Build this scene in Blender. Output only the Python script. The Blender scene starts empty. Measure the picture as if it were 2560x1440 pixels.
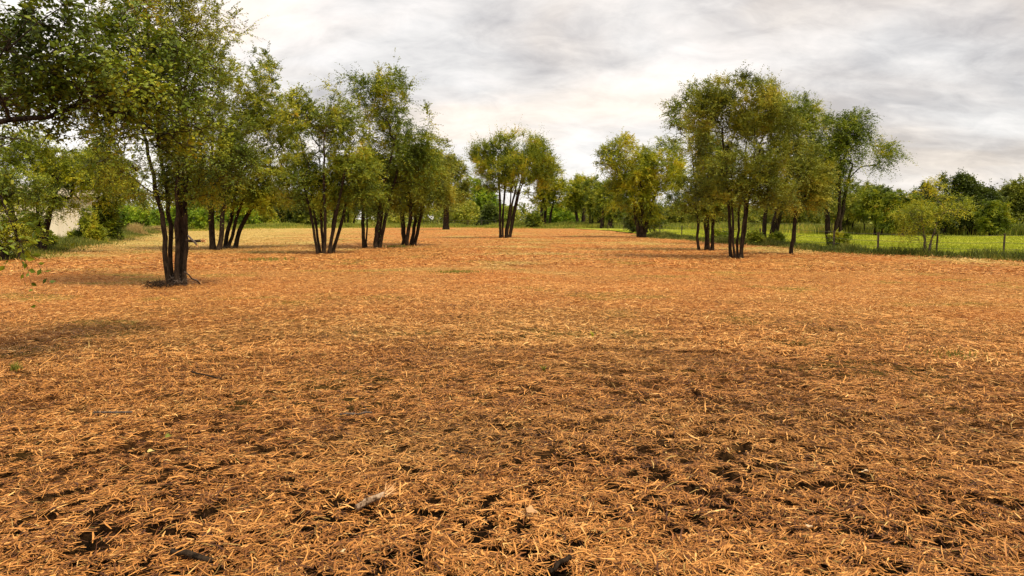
import bpy, math
import numpy as np

# ------------------------------------------------------------------ camera, sky, sun, exposure
scene = bpy.context.scene
coll = scene.collection
F = 1849.0 / 2560.0                      # focal length over picture width
PITCH = math.atan((720 - 548) / 1849.0)
CAM_H = 1.6
cd = bpy.data.cameras.new("camera")
cam = bpy.data.objects.new("camera", cd)
coll.objects.link(cam)
cam.location = (0, 0, CAM_H)
cam.rotation_euler = (math.pi / 2 - PITCH, 0, 0)
cd.sensor_width = 36.0
cd.lens = 36.0 * F
cd.clip_start = 0.1
cd.clip_end = 8000
scene.camera = cam

SUN_EL, SUN_AZ = math.radians(58), math.radians(125)     # azimuth clockwise from +Y (view direction)
sd = np.array([math.cos(SUN_EL) * math.sin(SUN_AZ), math.cos(SUN_EL) * math.cos(SUN_AZ), math.sin(SUN_EL)])

world = bpy.data.worlds.new("World")
scene.world = world
world.use_nodes = True
wt = world.node_tree
wt.nodes.clear()


def W(t, **kw):
    n = wt.nodes.new(t)
    for k, v in kw.items():
        setattr(n, k, v)
    return n


def wl(a, b):
    wt.links.new(a, b)


def wmath(op, a, b=None, clamp=False):
    n = W('ShaderNodeMath', operation=op)
    n.use_clamp = clamp
    for i, v in enumerate((a, b)):
        if v is None:
            continue
        if isinstance(v, (int, float)):
            n.inputs[i].default_value = v
        else:
            wl(v, n.inputs[i])
    return n.outputs[0]


def wramp(fac, stops):
    n = W('ShaderNodeValToRGB')
    cr = n.color_ramp
    while len(cr.elements) < len(stops):
        cr.elements.new(0.5)
    for e, (p, c) in zip(cr.elements, stops):
        e.position = p
        e.color = (*c, 1)
    wl(fac, n.inputs[0])
    return n.outputs[0]


def wnoise(vec, scale, detail, rough, dist=0.0, off=(0, 0, 0), sc=(1, 1, 1)):
    m = W('ShaderNodeMapping')
    m.inputs['Location'].default_value = off
    m.inputs['Scale'].default_value = sc
    wl(vec, m.inputs[0])
    n = W('ShaderNodeTexNoise')
    n.inputs['Scale'].default_value = scale
    n.inputs['Detail'].default_value = detail
    n.inputs['Roughness'].default_value = rough
    n.inputs['Distortion'].default_value = dist
    wl(m.outputs[0], n.inputs['Vector'])
    return n.outputs[0]


sky = W('ShaderNodeTexSky', sky_type='NISHITA')
sky.sun_disc = False
sky.sun_elevation = SUN_EL
sky.sun_rotation = SUN_AZ
bg_sky = W('ShaderNodeBackground')
bg_sky.inputs[1].default_value = 0.12
wl(sky.outputs[0], bg_sky.inputs[0])
# overcast cloud deck: noise laid out on a flat layer overhead (direction divided by its height)
tc = W('ShaderNodeTexCoord')
sep = W('ShaderNodeSeparateXYZ')
wl(tc.outputs['Generated'], sep.inputs[0])
zz = wmath('ADD', wmath('MAXIMUM', sep.outputs[2], 0.0), 0.34)
cmb = W('ShaderNodeCombineXYZ')
wl(wmath('DIVIDE', sep.outputs[0], zz), cmb.inputs[0])
wl(wmath('DIVIDE', sep.outputs[1], zz), cmb.inputs[1])
big = wnoise(cmb.outputs[0], 1.15, 3, 0.5, 0.5, (2.3, 5.2, 1.0), (0.9, 1.0, 1))
mid = wnoise(cmb.outputs[0], 3.2, 6, 0.58, 0.5, (7.1, 1.9, 3.3), (0.85, 1.1, 1))
fine = wnoise(cmb.outputs[0], 10.0, 7, 0.62, 0.6, (1.1, 4.9, 0.3), (0.8, 1.2, 1))
s = wmath('ADD', wmath('MULTIPLY', big, 0.46), wmath('ADD', wmath('MULTIPLY', mid, 0.36), wmath('MULTIPLY', fine, 0.18)))
# the deck thins towards the left of the view and thickens towards the right
s = wmath('ADD', wmath('SUBTRACT', s, wmath('MULTIPLY', sep.outputs[0], 0.15)), 0.030)
cloud = wramp(s, [(0.385, (0.42, 0.40, 0.395)), (0.44, (0.54, 0.515, 0.50)), (0.485, (0.64, 0.61, 0.585)),
                  (0.53, (0.73, 0.69, 0.66)), (0.60, (0.84, 0.80, 0.76))])
hue = wnoise(cmb.outputs[0], 1.5, 4, 0.55, 0.4, (12.0, 3.0, 8.0), (0.7, 1.3, 1))
tintc = wramp(hue, [(0.40, (0.975, 0.99, 1.0)), (0.52, (1.0, 0.98, 0.96)), (0.64, (1.05, 0.98, 0.90))])
mul = W('ShaderNodeMix', data_type='RGBA', blend_type='MULTIPLY')
mul.inputs['Factor'].default_value = 1.0
wl(cloud, mul.inputs['A'])
wl(tintc, mul.inputs['B'])
bg_cl = W('ShaderNodeBackground')
bg_cl.inputs[1].default_value = 1.07
wl(mul.outputs['Result'], bg_cl.inputs[0])
mx = W('ShaderNodeMixShader')
mx.inputs[0].default_value = 0.93
wl(bg_sky.outputs[0], mx.inputs[1])
wl(bg_cl.outputs[0], mx.inputs[2])
wo = W('ShaderNodeOutputWorld')
wl(mx.outputs[0], wo.inputs[0])

sl = bpy.data.lights.new("sun", 'SUN')
sl.energy = 3.4
sl.angle = math.radians(16)
sl.color = (1.0, 0.86, 0.66)
sun = bpy.data.objects.new("sun", sl)
coll.objects.link(sun)
from mathutils import Vector
sun.rotation_euler = Vector(sd.tolist()).to_track_quat('Z', 'Y').to_euler()

scene.view_settings.view_transform = 'Standard'
scene.view_settings.look = 'None'
scene.view_settings.gamma = 1.0
scene.view_settings.exposure = 0.45

# ------------------------------------------------------------------ helpers
def hsh(ix, iy, iz, seed):
    h = (ix.astype(np.int64) * 374761393 + iy.astype(np.int64) * 668265263 + iz.astype(np.int64) * 2147483647 + seed * 974634777) & 0xFFFFFFFF
    h = ((h ^ (h >> 13)) * 1274126177) & 0xFFFFFFFF
    h = ((h ^ (h >> 16)) * 2246822519) & 0xFFFFFFFF
    return ((h ^ (h >> 15)) & 0xFFFFFF) / float(0xFFFFFF)


def vn2(x, y, seed=0):
    xi, yi = np.floor(x), np.floor(y)
    fx, fy = x - xi, y - yi
    fx = fx * fx * (3 - 2 * fx)
    fy = fy * fy * (3 - 2 * fy)
    z = np.zeros_like(xi)
    a, b = hsh(xi, yi, z, seed), hsh(xi + 1, yi, z, seed)
    c, d = hsh(xi, yi + 1, z, seed), hsh(xi + 1, yi + 1, z, seed)
    return (a * (1 - fx) + b * fx) * (1 - fy) + (c * (1 - fx) + d * fx) * fy


def vn3(p, seed=0):
    i = np.floor(p)
    f = p - i
    f = f * f * (3 - 2 * f)
    r = 0
    for dx in (0, 1):
        for dy in (0, 1):
            for dz in (0, 1):
                w = (f[:, 0] if dx else 1 - f[:, 0]) * (f[:, 1] if dy else 1 - f[:, 1]) * (f[:, 2] if dz else 1 - f[:, 2])
                r = r + w * hsh(i[:, 0] + dx, i[:, 1] + dy, i[:, 2] + dz, seed)
    return r


def fbm2(x, y, seed=0, o=3):
    r, a, t = 0, 1.0, 0
    for k in range(o):
        r = r + a * vn2(x * 2 ** k + 17.3 * k, y * 2 ** k - 9.1 * k, seed + k)
        t += a
        a *= 0.55
    return r / t


def nrm(v):
    return v / np.maximum(np.linalg.norm(v, axis=-1, keepdims=True), 1e-9)


def ray(px, py):
    u = (px - 1280) / 1849.0
    v = -(py - 720) / 1849.0
    return np.array([u, math.cos(PITCH) + v * math.sin(PITCH), -math.sin(PITCH) + v * math.cos(PITCH)])


def G(px, py):
    d = ray(px, py)
    t = CAM_H / -d[2]
    return np.array([d[0] * t, d[1] * t, 0.0])


def at(px, py, dist):
    """world point on the line of sight of a pixel at depth dist"""
    d = ray(px, py)
    t = dist / d[1]
    return np.array([d[0] * t, dist, CAM_H + d[2] * t])


def mesh(name, V, Fc, mats, parent=None, attr=None, smooth=False, midx=None, loc=None):
    V = np.asarray(V, dtype=np.float32)
    Fc = np.asarray(Fc, dtype=np.int32)
    me = bpy.data.meshes.new(name)
    n, k = Fc.shape
    me.vertices.add(len(V))
    me.vertices.foreach_set('co', V.ravel())
    me.loops.add(n * k)
    me.loops.foreach_set('vertex_index', Fc.ravel())
    me.polygons.add(n)
    me.polygons.foreach_set('loop_start', np.arange(0, n * k, k, dtype=np.int32))
    if attr is not None:
        for an, av in attr.items():
            dom = 'POINT' if len(av) == len(V) else 'FACE'
            a = me.attributes.new(an, 'FLOAT', dom)
            a.data.foreach_set('value', np.asarray(av, dtype=np.float32))
    for m in (mats if isinstance(mats, (list, tuple)) else [mats]):
        me.materials.append(m)
    if midx is not None:
        me.polygons.foreach_set('material_index', np.asarray(midx, dtype=np.int32))
    me.polygons.foreach_set('use_smooth', np.full(n, smooth, dtype=bool))
    me.update(calc_edges=True)
    o = bpy.data.objects.new(name, me)
    coll.objects.link(o)
    if parent is not None:
        o.parent = parent
    if loc is not None:
        o.location = loc
    return o


def tag(o, label=None, cat=None, group=None, kind=None):
    if label:
        o['label'] = label
    if cat:
        o['category'] = cat
    if group:
        o['group'] = group
    if kind:
        o['kind'] = kind
    return o


def empty(name, loc, label, cat, group=None, rz=0.0):
    o = bpy.data.objects.new(name, None)
    coll.objects.link(o)
    o.location = loc
    o.rotation_euler = (0, 0, rz)
    o.empty_display_size = 0.3
    return tag(o, label, cat, group)


# ------------------------------------------------------------------ materials
class NT:
    def __init__(self, name):
        self.m = bpy.data.materials.new(name)
        self.m.use_nodes = True
        self.t = self.m.node_tree
        self.t.nodes.clear()

    def n(self, t, **kw):
        x = self.t.nodes.new(t)
        for k, v in kw.items():
            setattr(x, k, v)
        return x

    def l(self, a, b):
        self.t.links.new(a, b)

    def noise(self, scale, detail=4, rough=0.55, vec=None, dist=0.0):
        x = self.n('ShaderNodeTexNoise')
        x.inputs['Scale'].default_value = scale
        x.inputs['Detail'].default_value = detail
        x.inputs['Roughness'].default_value = rough
        x.inputs['Distortion'].default_value = dist
        if vec is None:
            g = self.n('ShaderNodeTexCoord')
            vec = g.outputs['Object']
        self.l(vec, x.inputs['Vector'])
        return x.outputs[0]

    def ramp(self, fac, stops):
        x = self.n('ShaderNodeValToRGB')
        cr = x.color_ramp
        while len(cr.elements) < len(stops):
            cr.elements.new(0.5)
        for e, (p, c) in zip(cr.elements, stops):
            e.position = p
            e.color = (*c, 1)
        self.l(fac, x.inputs[0])
        return x.outputs[0]

    def mix(self, f, a, b, mode='MIX'):
        x = self.n('ShaderNodeMix', data_type='RGBA', blend_type=mode)
        for s, v in (('Factor', f), ('A', a), ('B', b)):
            if isinstance(v, (int, float)):
                x.inputs[s].default_value = v
            elif isinstance(v, tuple):
                x.inputs[s].default_value = (*v, 1)
            else:
                self.l(v, x.inputs[s])
        return x.outputs['Result']

    def math(self, op, a, b=None):
        x = self.n('ShaderNodeMath', operation=op)
        for i, v in enumerate((a, b)):
            if v is None:
                continue
            if isinstance(v, (int, float)):
                x.inputs[i].default_value = v
            else:
                self.l(v, x.inputs[i])
        return x.outputs[0]

    def attr(self, name):
        x = self.n('ShaderNodeAttribute')
        x.attribute_name = name
        return x.outputs['Fac']

    def out(self, col, rough=0.8, spec=0.2, bump=None, bstr=0.5, bdist=0.02, trans=0.0, tcol=None):
        p = self.n('ShaderNodeBsdfPrincipled')
        if isinstance(col, tuple):
            p.inputs['Base Color'].default_value = (*col, 1)
        else:
            self.l(col, p.inputs['Base Color'])
        p.inputs['Roughness'].default_value = rough
        p.inputs['Specular IOR Level'].default_value = spec
        if bump is not None:
            b = self.n('ShaderNodeBump')
            b.inputs['Strength'].default_value = bstr
            b.inputs['Distance'].default_value = bdist
            self.l(bump, b.inputs['Height'])
            self.l(b.outputs[0], p.inputs['Normal'])
        o = self.n('ShaderNodeOutputMaterial')
        if trans > 0:
            tr = self.n('ShaderNodeBsdfTranslucent')
            c = tcol if tcol is not None else col
            self.l(c, tr.inputs[0])
            ms = self.n('ShaderNodeMixShader')
            ms.inputs[0].default_value = trans
            self.l(p.outputs[0], ms.inputs[1])
            self.l(tr.outputs[0], ms.inputs[2])
            self.l(ms.outputs[0], o.inputs[0])
        else:
            self.l(p.outputs[0], o.inputs[0])
        return self.m


def leaf_mat(name, stops, trans=0.35):
    m = NT(name)
    c = m.ramp(m.attr('tint'), stops)
    return m.out(c, rough=0.5, spec=0.28, trans=trans * 0.62)


LEAF = {
    'olive': leaf_mat('leaf_olive', [(0.0, (0.0416, 0.0662, 0.0052)), (0.35, (0.1427, 0.1935, 0.0110)), (0.65, (0.3132, 0.3382, 0.0190)), (0.9, (0.5037, 0.4826, 0.0312)), (1.0, (0.6394, 0.4256, 0.0334))]),
    'brownish': leaf_mat('leaf_brownish', [(0.0, (0.0438, 0.0576, 0.0052)), (0.4, (0.1716, 0.2012, 0.0151)), (0.7, (0.3292, 0.3382, 0.0281)), (1.0, (0.5107, 0.4256, 0.0456))]),
    'yellow': leaf_mat('leaf_yellow', [(0.0, (0.0559, 0.0828, 0.0052)), (0.35, (0.2086, 0.2554, 0.0110)), (0.65, (0.4279, 0.4275, 0.0160)), (1.0, (0.6314, 0.4930, 0.0274))]),
    'green': leaf_mat('leaf_green', [(0.0, (0.0355, 0.0576, 0.0052)), (0.45, (0.1282, 0.1823, 0.0083)), (0.8, (0.3072, 0.3296, 0.0129)), (1.0, (0.5815, 0.4636, 0.0236))]),
    'fresh': leaf_mat('leaf_fresh', [(0.0, (0.0454, 0.0958, 0.0058)), (0.5, (0.2032, 0.3156, 0.0138)), (0.85, (0.4509, 0.5386, 0.0205)), (1.0, (0.6304, 0.6023, 0.0426))]),
    'dark': leaf_mat('leaf_dark', [(0.0, (0.0166, 0.0288, 0.0040)), (0.5, (0.0596, 0.0860, 0.0076)), (1.0, (0.1726, 0.2090, 0.0129))]),
}


def bark_mat(name, a, b, c):
    m = NT(name)
    g = m.n('ShaderNodeTexCoord')
    mp = m.n('ShaderNodeMapping')
    mp.inputs['Scale'].default_value = (1, 1, 0.22)
    m.l(g.outputs['Object'], mp.inputs[0])
    n1 = m.noise(26, 5, 0.65, mp.outputs[0], 0.4)
    n2 = m.noise(3.5, 3, 0.6, g.outputs['Object'])
    col = m.mix(m.ramp(n2, [(0.5, (0, 0, 0)), (0.72, (0.8, 0.8, 0.8))]), m.ramp(n1, [(0.36, a), (0.6, b)]), c)
    return m.out(col, rough=0.95, spec=0.08, bump=n1, bstr=1.0, bdist=0.03)


BARK = bark_mat('bark_dark', (0.008, 0.006, 0.004), (0.045, 0.031, 0.021), (0.075, 0.052, 0.033))
BARK_L = bark_mat('bark_grey', (0.05, 0.038, 0.03), (0.17, 0.135, 0.11), (0.13, 0.10, 0.08))

mm = NT('soil_and_chaff')
co = mm.n('ShaderNodeTexCoord').outputs['Object']
stretch = mm.n('ShaderNodeMapping')
stretch.inputs['Rotation'].default_value = (0, 0, 0.5)
stretch.inputs['Scale'].default_value = (1.0, 2.6, 1)
mm.l(co, stretch.inputs[0])
stretch2 = mm.n('ShaderNodeMapping')
stretch2.inputs['Rotation'].default_value = (0, 0, -0.7)
stretch2.inputs['Scale'].default_value = (2.8, 1.0, 1)
mm.l(co, stretch2.inputs[0])
na = mm.noise(22, 6, 0.7, stretch.outputs[0], 0.6)
nb = mm.noise(9, 6, 0.75, stretch2.outputs[0], 0.6)
nab = mm.math('ADD', mm.math('MULTIPLY', na, 0.5), mm.math('MULTIPLY', nb, 0.5))
straw_c = mm.ramp(nab, [(0.36, (0.05, 0.022, 0.009)), (0.44, (0.24, 0.095, 0.028)), (0.54, (0.46, 0.216, 0.068)), (0.66, (0.65, 0.365, 0.14))])
warm = mm.ramp(mm.noise(0.28, 4, 0.6, co, 0.5), [(0.38, (1.05, 0.92, 0.80)), (0.5, (1.02, 1.03, 1)), (0.62, (1.0, 1.12, 1.08))])
straw_c = mm.mix(1.0, straw_c, warm, 'MULTIPLY')
yel_c = mm.ramp(nab, [(0.36, (0.13, 0.10, 0.02)), (0.5, (0.42, 0.31, 0.085)), (0.64, (0.72, 0.52, 0.20))])
grn_c = mm.ramp(nab, [(0.36, (0.05, 0.07, 0.012)), (0.5, (0.16, 0.19, 0.03)), (0.64, (0.34, 0.31, 0.07))])
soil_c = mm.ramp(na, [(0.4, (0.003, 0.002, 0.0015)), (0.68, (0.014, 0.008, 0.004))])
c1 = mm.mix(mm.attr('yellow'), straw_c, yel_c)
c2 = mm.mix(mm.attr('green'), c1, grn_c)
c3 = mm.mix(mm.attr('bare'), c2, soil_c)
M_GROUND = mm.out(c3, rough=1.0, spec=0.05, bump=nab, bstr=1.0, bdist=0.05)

ms_ = NT('straw')
sc_ = ms_.ramp(ms_.attr('tint'), [(0.0, (0.055, 0.018, 0.006)), (0.25, (0.24, 0.088, 0.018)), (0.55, (0.48, 0.208, 0.048)), (0.82, (0.67, 0.315, 0.082)), (1.0, (0.79, 0.46, 0.155))])
yel2 = ms_.ramp(ms_.attr('tint'), [(0.0, (0.09, 0.07, 0.014)), (0.4, (0.30, 0.235, 0.06)), (1.0, (0.75, 0.58, 0.24))])
M_STRAW = ms_.out(ms_.mix(ms_.attr('yellow'), sc_, yel2), rough=0.62, spec=0.25)

mg = NT('pasture_grass')
g1 = mg.noise(0.35, 4, 0.6)
g2 = mg.noise(14, 5, 0.7)
gc = mg.ramp(mg.math('ADD', mg.math('MULTIPLY', g1, 0.5), mg.math('MULTIPLY', g2, 0.5)), [(0.38, (0.20, 0.24, 0.020)), (0.5, (0.35, 0.36, 0.040)), (0.62, (0.48, 0.46, 0.07))])
M_PASTURE = mg.out(gc, rough=0.9, spec=0.1, bump=g2, bstr=0.8, bdist=0.05)


def blade_mat(name, stops):
    m = NT(name)
    c = m.ramp(m.attr('tint'), stops)
    return m.out(c, rough=0.6, spec=0.2, trans=0.3)


M_BLADE = blade_mat('grass_blade_bright', [(0, (0.20, 0.25, 0.02)), (0.5, (0.38, 0.42, 0.03)), (1, (0.54, 0.52, 0.07))])
M_WEED = blade_mat('grass_blade_rough', [(0, (0.04, 0.055, 0.012)), (0.4, (0.12, 0.145, 0.02)), (0.75, (0.26, 0.25, 0.04)), (1, (0.50, 0.34, 0.11))])
M_MEADOW = blade_mat('meadow_weed', [(0, (0.10, 0.14, 0.02)), (0.45, (0.24, 0.27, 0.03)), (0.8, (0.42, 0.36, 0.06)), (1, (0.45, 0.27, 0.10))])
M_TANGRASS = blade_mat('dry_tall_grass', [(0, (0.20, 0.15, 0.04)), (0.5, (0.42, 0.31, 0.11)), (1, (0.62, 0.46, 0.20))])

# ------------------------------------------------------------------ ground
RIGHT_EDGE = [(2900, 668), (2560, 648), (2300, 640), (2180, 634), (2060, 624), (1900, 611), (1700, 597), (1600, 586), (1530, 577), (1440, 572)]
FAR_PASTURE = [(1440, 569.5), (1560, 572), (1700, 574), (1900, 578), (2100, 587), (2560, 590), (2950, 592)]
EDGE = np.array([G(*p)[:2] for p in RIGHT_EDGE])
FARP = np.array([G(*p)[:2] for p in FAR_PASTURE])
PAST = np.concatenate([EDGE, FARP])
FIELD_FAR = np.array([G(*p)[:2] for p in [(-900, 640), (-300, 655), (0, 650), (130, 628), (250, 606), (330, 592), (410, 578), (480, 572), (640, 570.5), (800, 569), (1000, 568.5), (1180, 568), (1330, 570), (1440, 571)]])
FIELD = np.concatenate([FIELD_FAR, EDGE[::-1], np.array([[40, -60], [-40, -60]])])


def inpoly(x, y, P):
    c = np.zeros(x.shape, bool)
    j = len(P) - 1
    for i in range(len(P)):
        xi, yi, xj, yj = P[i][0], P[i][1], P[j][0], P[j][1]
        if yi != yj:
            m = ((yi > y) != (yj > y)) & (x < (xj - xi) * (y - yi) / (yj - yi) + xi)
            c ^= m
        j = i
    return c


THR = 0.606


def hole(x, y):
    """0..1: where the straw is thin and the dark soil shows"""
    wx = x + 0.10 * (vn2(x * 5, y * 5, 301) - 0.5)
    wy = y + 0.10 * (vn2(x * 5, y * 5, 302) - 0.5)
    ca, sa = math.cos(0.6), math.sin(0.6)
    x, y, X0, Y0 = wx * ca - wy * sa, wx * sa + wy * ca, x, y
    n = vn2(x * 1.3 + 3, y * 1.6 + 7, 5) * 0.15 + vn2(x * 5.5, y * 6.5, 9) * 0.18 + vn2(x * 13.0, y * 16.0, 11) * 0.35 + vn2(X0 * 19.0 + Y0 * 7, Y0 * 27.0 - X0 * 6, 13) * 0.32
    d = np.hypot(x, y)
    thr = THR + np.clip((d - 5) / 70, 0, 0.16) + 0.05 * (vn2(x * 0.30, y * 0.22, 77) - 0.5) - 0.012 * np.clip(-x / 3, -1, 1)
    return np.clip((n - thr) / 0.03, 0, 1)


def height(x, y):
    d = np.hypot(x, y)
    f = np.clip(1.2 - d / 60, 0.15, 1)
    h = 0.16 * (fbm2(x * 0.16, y * 0.16, 21, 2) - 0.5) * np.clip(d / 10, 0.3, 1)
    h = h + f * (0.065 * (fbm2(x * 1.1, y * 1.6, 31, 3) - 0.5) + 0.045 * (fbm2(x * 4.5, y * 5.5, 41, 2) - 0.5))
    return h


def yellowness(x, y):
    d = np.hypot(x, y)
    left = np.clip((-x - d * 0.18) / 14 + 0.15, 0, 1) * np.clip((d - 32) / 22, 0, 1)
    pat = np.clip((fbm2(x * 0.22, y * 0.3, 61, 3) - 0.62) / 0.12, 0, 1) * (0.12 + 0.5 * np.clip((d - 14) / 20, 0, 1))
    return np.clip(left * (0.45 + 0.7 * fbm2(x * 0.12, y * 0.3, 63, 2)) + pat, 0, 1)


rad = [0.6]
while rad[-1] < 240:
    rad.append(rad[-1] * 1.0085)
rad += [280, 360, 500, 800, 1500, 3000, 6000]
rad = np.array(rad)
ang = np.concatenate([np.linspace(-math.pi, -0.85, 30)[:-1], np.linspace(-0.85, 0.85, 560), np.linspace(0.85, math.pi, 30)[1:]])
A, R = np.meshgrid(ang, rad)
X, Y = R * np.sin(A), R * np.cos(A)
hl = hole(X, Y)
Z = height(X, Y) - 0.014 - 0.05 * hl * np.clip(1.3 - R / 14, 0, 1)
ifld = inpoly(X, Y, FIELD)
Z = np.where(R > 240, 0, Z)
nA = len(ang)
idx = np.arange(len(rad) * nA).reshape(len(rad), nA)
q = np.stack([idx[:-1, :-1], idx[:-1, 1:], idx[1:, 1:], idx[1:, :-1]], -1).reshape(-1, 4)[:, ::-1]
V = np.stack([X, Y, Z], -1).reshape(-1, 3)
green = np.where(ifld, np.clip((fbm2(X * 0.5, Y * 0.8, 71, 3) - 0.64) / 0.1, 0, 1) * 0.5, 1.0)
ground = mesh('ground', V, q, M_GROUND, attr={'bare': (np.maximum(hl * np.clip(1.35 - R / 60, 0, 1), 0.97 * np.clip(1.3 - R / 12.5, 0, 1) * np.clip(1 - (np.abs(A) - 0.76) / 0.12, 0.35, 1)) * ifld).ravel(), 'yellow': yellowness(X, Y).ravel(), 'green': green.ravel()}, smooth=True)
tag(ground, kind='structure')
ground['label'] = 'mown field of tan straw over dark soil'

# pasture sheet
EDGE3 = [(p[0], p[1]) for p in PAST]
import bmesh
bm = bmesh.new()
vs = [bm.verts.new((p[0], p[1], 0.06)) for p in EDGE3]
f = bm.faces.new(vs)
if f.normal.z < 0:
    f.normal_flip()
bmesh.ops.triangulate(bm, faces=[f])
for f in bm.faces:
    f.normal_update()
    if f.normal.z < 0:
        f.normal_flip()
me = bpy.data.meshes.new('pasture')
bm.to_mesh(me)
bm.free()
me.materials.append(M_PASTURE)
pasture = bpy.data.objects.new('pasture', me)
coll.objects.link(pasture)
tag(pasture, kind='structure')


# ------------------------------------------------------------------ straw litter
def straw(name, label, n, d0, d1, power, L0, L1, w0, w1, seed, arch=0.12, halfang=0.80, seg=2, lift=0.012, tbias=0.0, ang0=0.0):
    r = np.random.default_rng(seed)
    # density falls as d**-power
    u = r.random(n)
    k = 2 - power
    d = (d0 ** k + u * (d1 ** k - d0 ** k)) ** (1 / k) if abs(k) > 1e-3 else d0 * (d1 / d0) ** u
    a = r.uniform(ang0, halfang, n) * np.where(r.random(n) < 0.5, -1, 1)
    x, y = d * np.sin(a), d * np.cos(a)
    keep = inpoly(x, y, FIELD)
    hv = hole(x, y)
    keep &= r.random(n) > hv * 0.94
    yaw0 = r.uniform(0, 2 * math.pi, n)
    for sg in (-0.022, 0.022):
        keep &= r.random(n) > 0.55 * hole(x + sg * (1 + d * .05) * np.cos(yaw0), y + sg * (1 + d * .05) * np.sin(yaw0))
    x, y, d, hv, yaw0 = x[keep], y[keep], d[keep], hv[keep], yaw0[keep]
    n = len(x)
    L = L0 + (L1 - L0) * r.random(n) ** 2.2
    w = (w0 + (w1 - w0) * r.random(n) ** 2.5)
    # swath direction drifts slowly across the field
    sw = 3.0 * vn2(x * 0.6, y * 0.6, seed + 5)
    yaw = np.where((r.random(n) < 0.3) & (hole(x + .05, y) + hole(x - .05, y) < .1), sw + r.normal(0, 0.5, n), yaw0)
    pitch = r.normal(0, 0.14, n)
    stick = r.random(n) < 0.03
    pitch = np.where(stick, r.uniform(0.25, 0.8, n), pitch)
    dx, dy, dz = np.cos(yaw) * np.cos(pitch), np.sin(yaw) * np.cos(pitch), np.sin(pitch)
    D = np.stack([dx, dy, dz], -1)
    S = np.stack([-np.sin(yaw), np.cos(yaw), r.normal(0, 0.45, n)], -1)
    S = nrm(S)
    C = np.stack([x, y, height(x, y) + lift * r.random(n) ** 1.5 - 0.02 * hv + np.where(stick, L * 0.25, 0)], -1)
    bend = r.normal(0, 0.10, n)[:, None] * L[:, None] * S * np.array([1, 1, 0])
    up = (arch * np.abs(r.normal(0, 1, n)) * L)[:, None] * np.array([0, 0, 1.0]) * 0.5
    if seg == 2:
        P = [C - D * L[:, None] / 2 + bend, C + up, C + D * L[:, None] / 2 + bend]
        ww = [0.6, 1.0, 0.35]
    else:
        P = [C - D * L[:, None] / 2, C + D * L[:, None] / 2]
        ww = [1.0, 0.6]
    vs = []
    for p, wk in zip(P, ww):
        vs += [p - S * (w * wk / 2)[:, None], p + S * (w * wk / 2)[:, None]]
    V = np.stack(vs, 1).reshape(-1, 3)
    b = np.arange(n)[:, None] * len(vs)
    fs = [b + np.array([[0, 1, 3, 2]])]
    if seg == 2:
        fs.append(b + np.array([[2, 3, 5, 4]]))
    Fq = np.concatenate(fs, 0)
    clump = fbm2(x * 0.9, y * 1.3, 91, 3)
    patch = fbm2(x * 0.12, y * 0.2, 93, 2)
    t = np.clip(0.50 + tbias + 0.42 * (clump - 0.5) + 0.08 * (patch - 0.5) + r.normal(0, 0.26, n), 0, 1)
    ye = np.clip(yellowness(x, y) + (r.random(n) < 0.03) * 0.6, 0, 1)
    o = mesh(name, V, Fq, M_STRAW, attr={'tint': np.tile(t, seg), 'yellow': np.tile(ye, seg)})
    tag(o, label, kind='stuff')
    return o


straw('straw_litter', 'shredded tan straw covering the near field', 340000, 2.2, 9.5, 1.0, 0.03, 0.135, 0.0032, 0.0105, 1, arch=0.10, tbias=-0.11)
straw('straw_litter', 'shredded tan straw covering the middle of the field', 290000, 9.0, 26, 1.5, 0.045, 0.17, 0.005, 0.013, 2, arch=0.12, halfang=0.78, lift=0.02, tbias=0.03)
straw('straw_litter', 'tan straw covering the far part of the field', 220000, 25, 120, 2.0, 0.09, 0.28, 0.012, 0.030, 3, arch=0.13, halfang=0.75, seg=1, lift=0.04, tbias=0.0)
straw('straw_litter', 'shredded tan straw either side of the near field', 190000, 2.2, 13, 1.0, 0.03, 0.15, 0.004, 0.012, 5, arch=0.10, ang0=0.80, halfang=1.7, tbias=-0.08)
straw('straw_litter', 'shredded tan straw close around the viewpoint', 60000, 0.3, 2.3, 0.4, 0.03, 0.135, 0.004, 0.011, 6, arch=0.10, halfang=3.14, tbias=-0.08)
straw('straw_litter', 'tan straw on the outer sides of the field', 60000, 13, 34, 1.0, 0.08, 0.26, 0.010, 0.022, 7, seg=1, arch=0.10, ang0=0.77, halfang=1.3, tbias=0.0)
straw('long_straw', 'long pale stalks strewn over the near field', 170, 2.4, 14, 1.2, 0.18, 0.36, 0.005, 0.010, 4, arch=0.05, lift=0.035, tbias=0.1)


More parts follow.
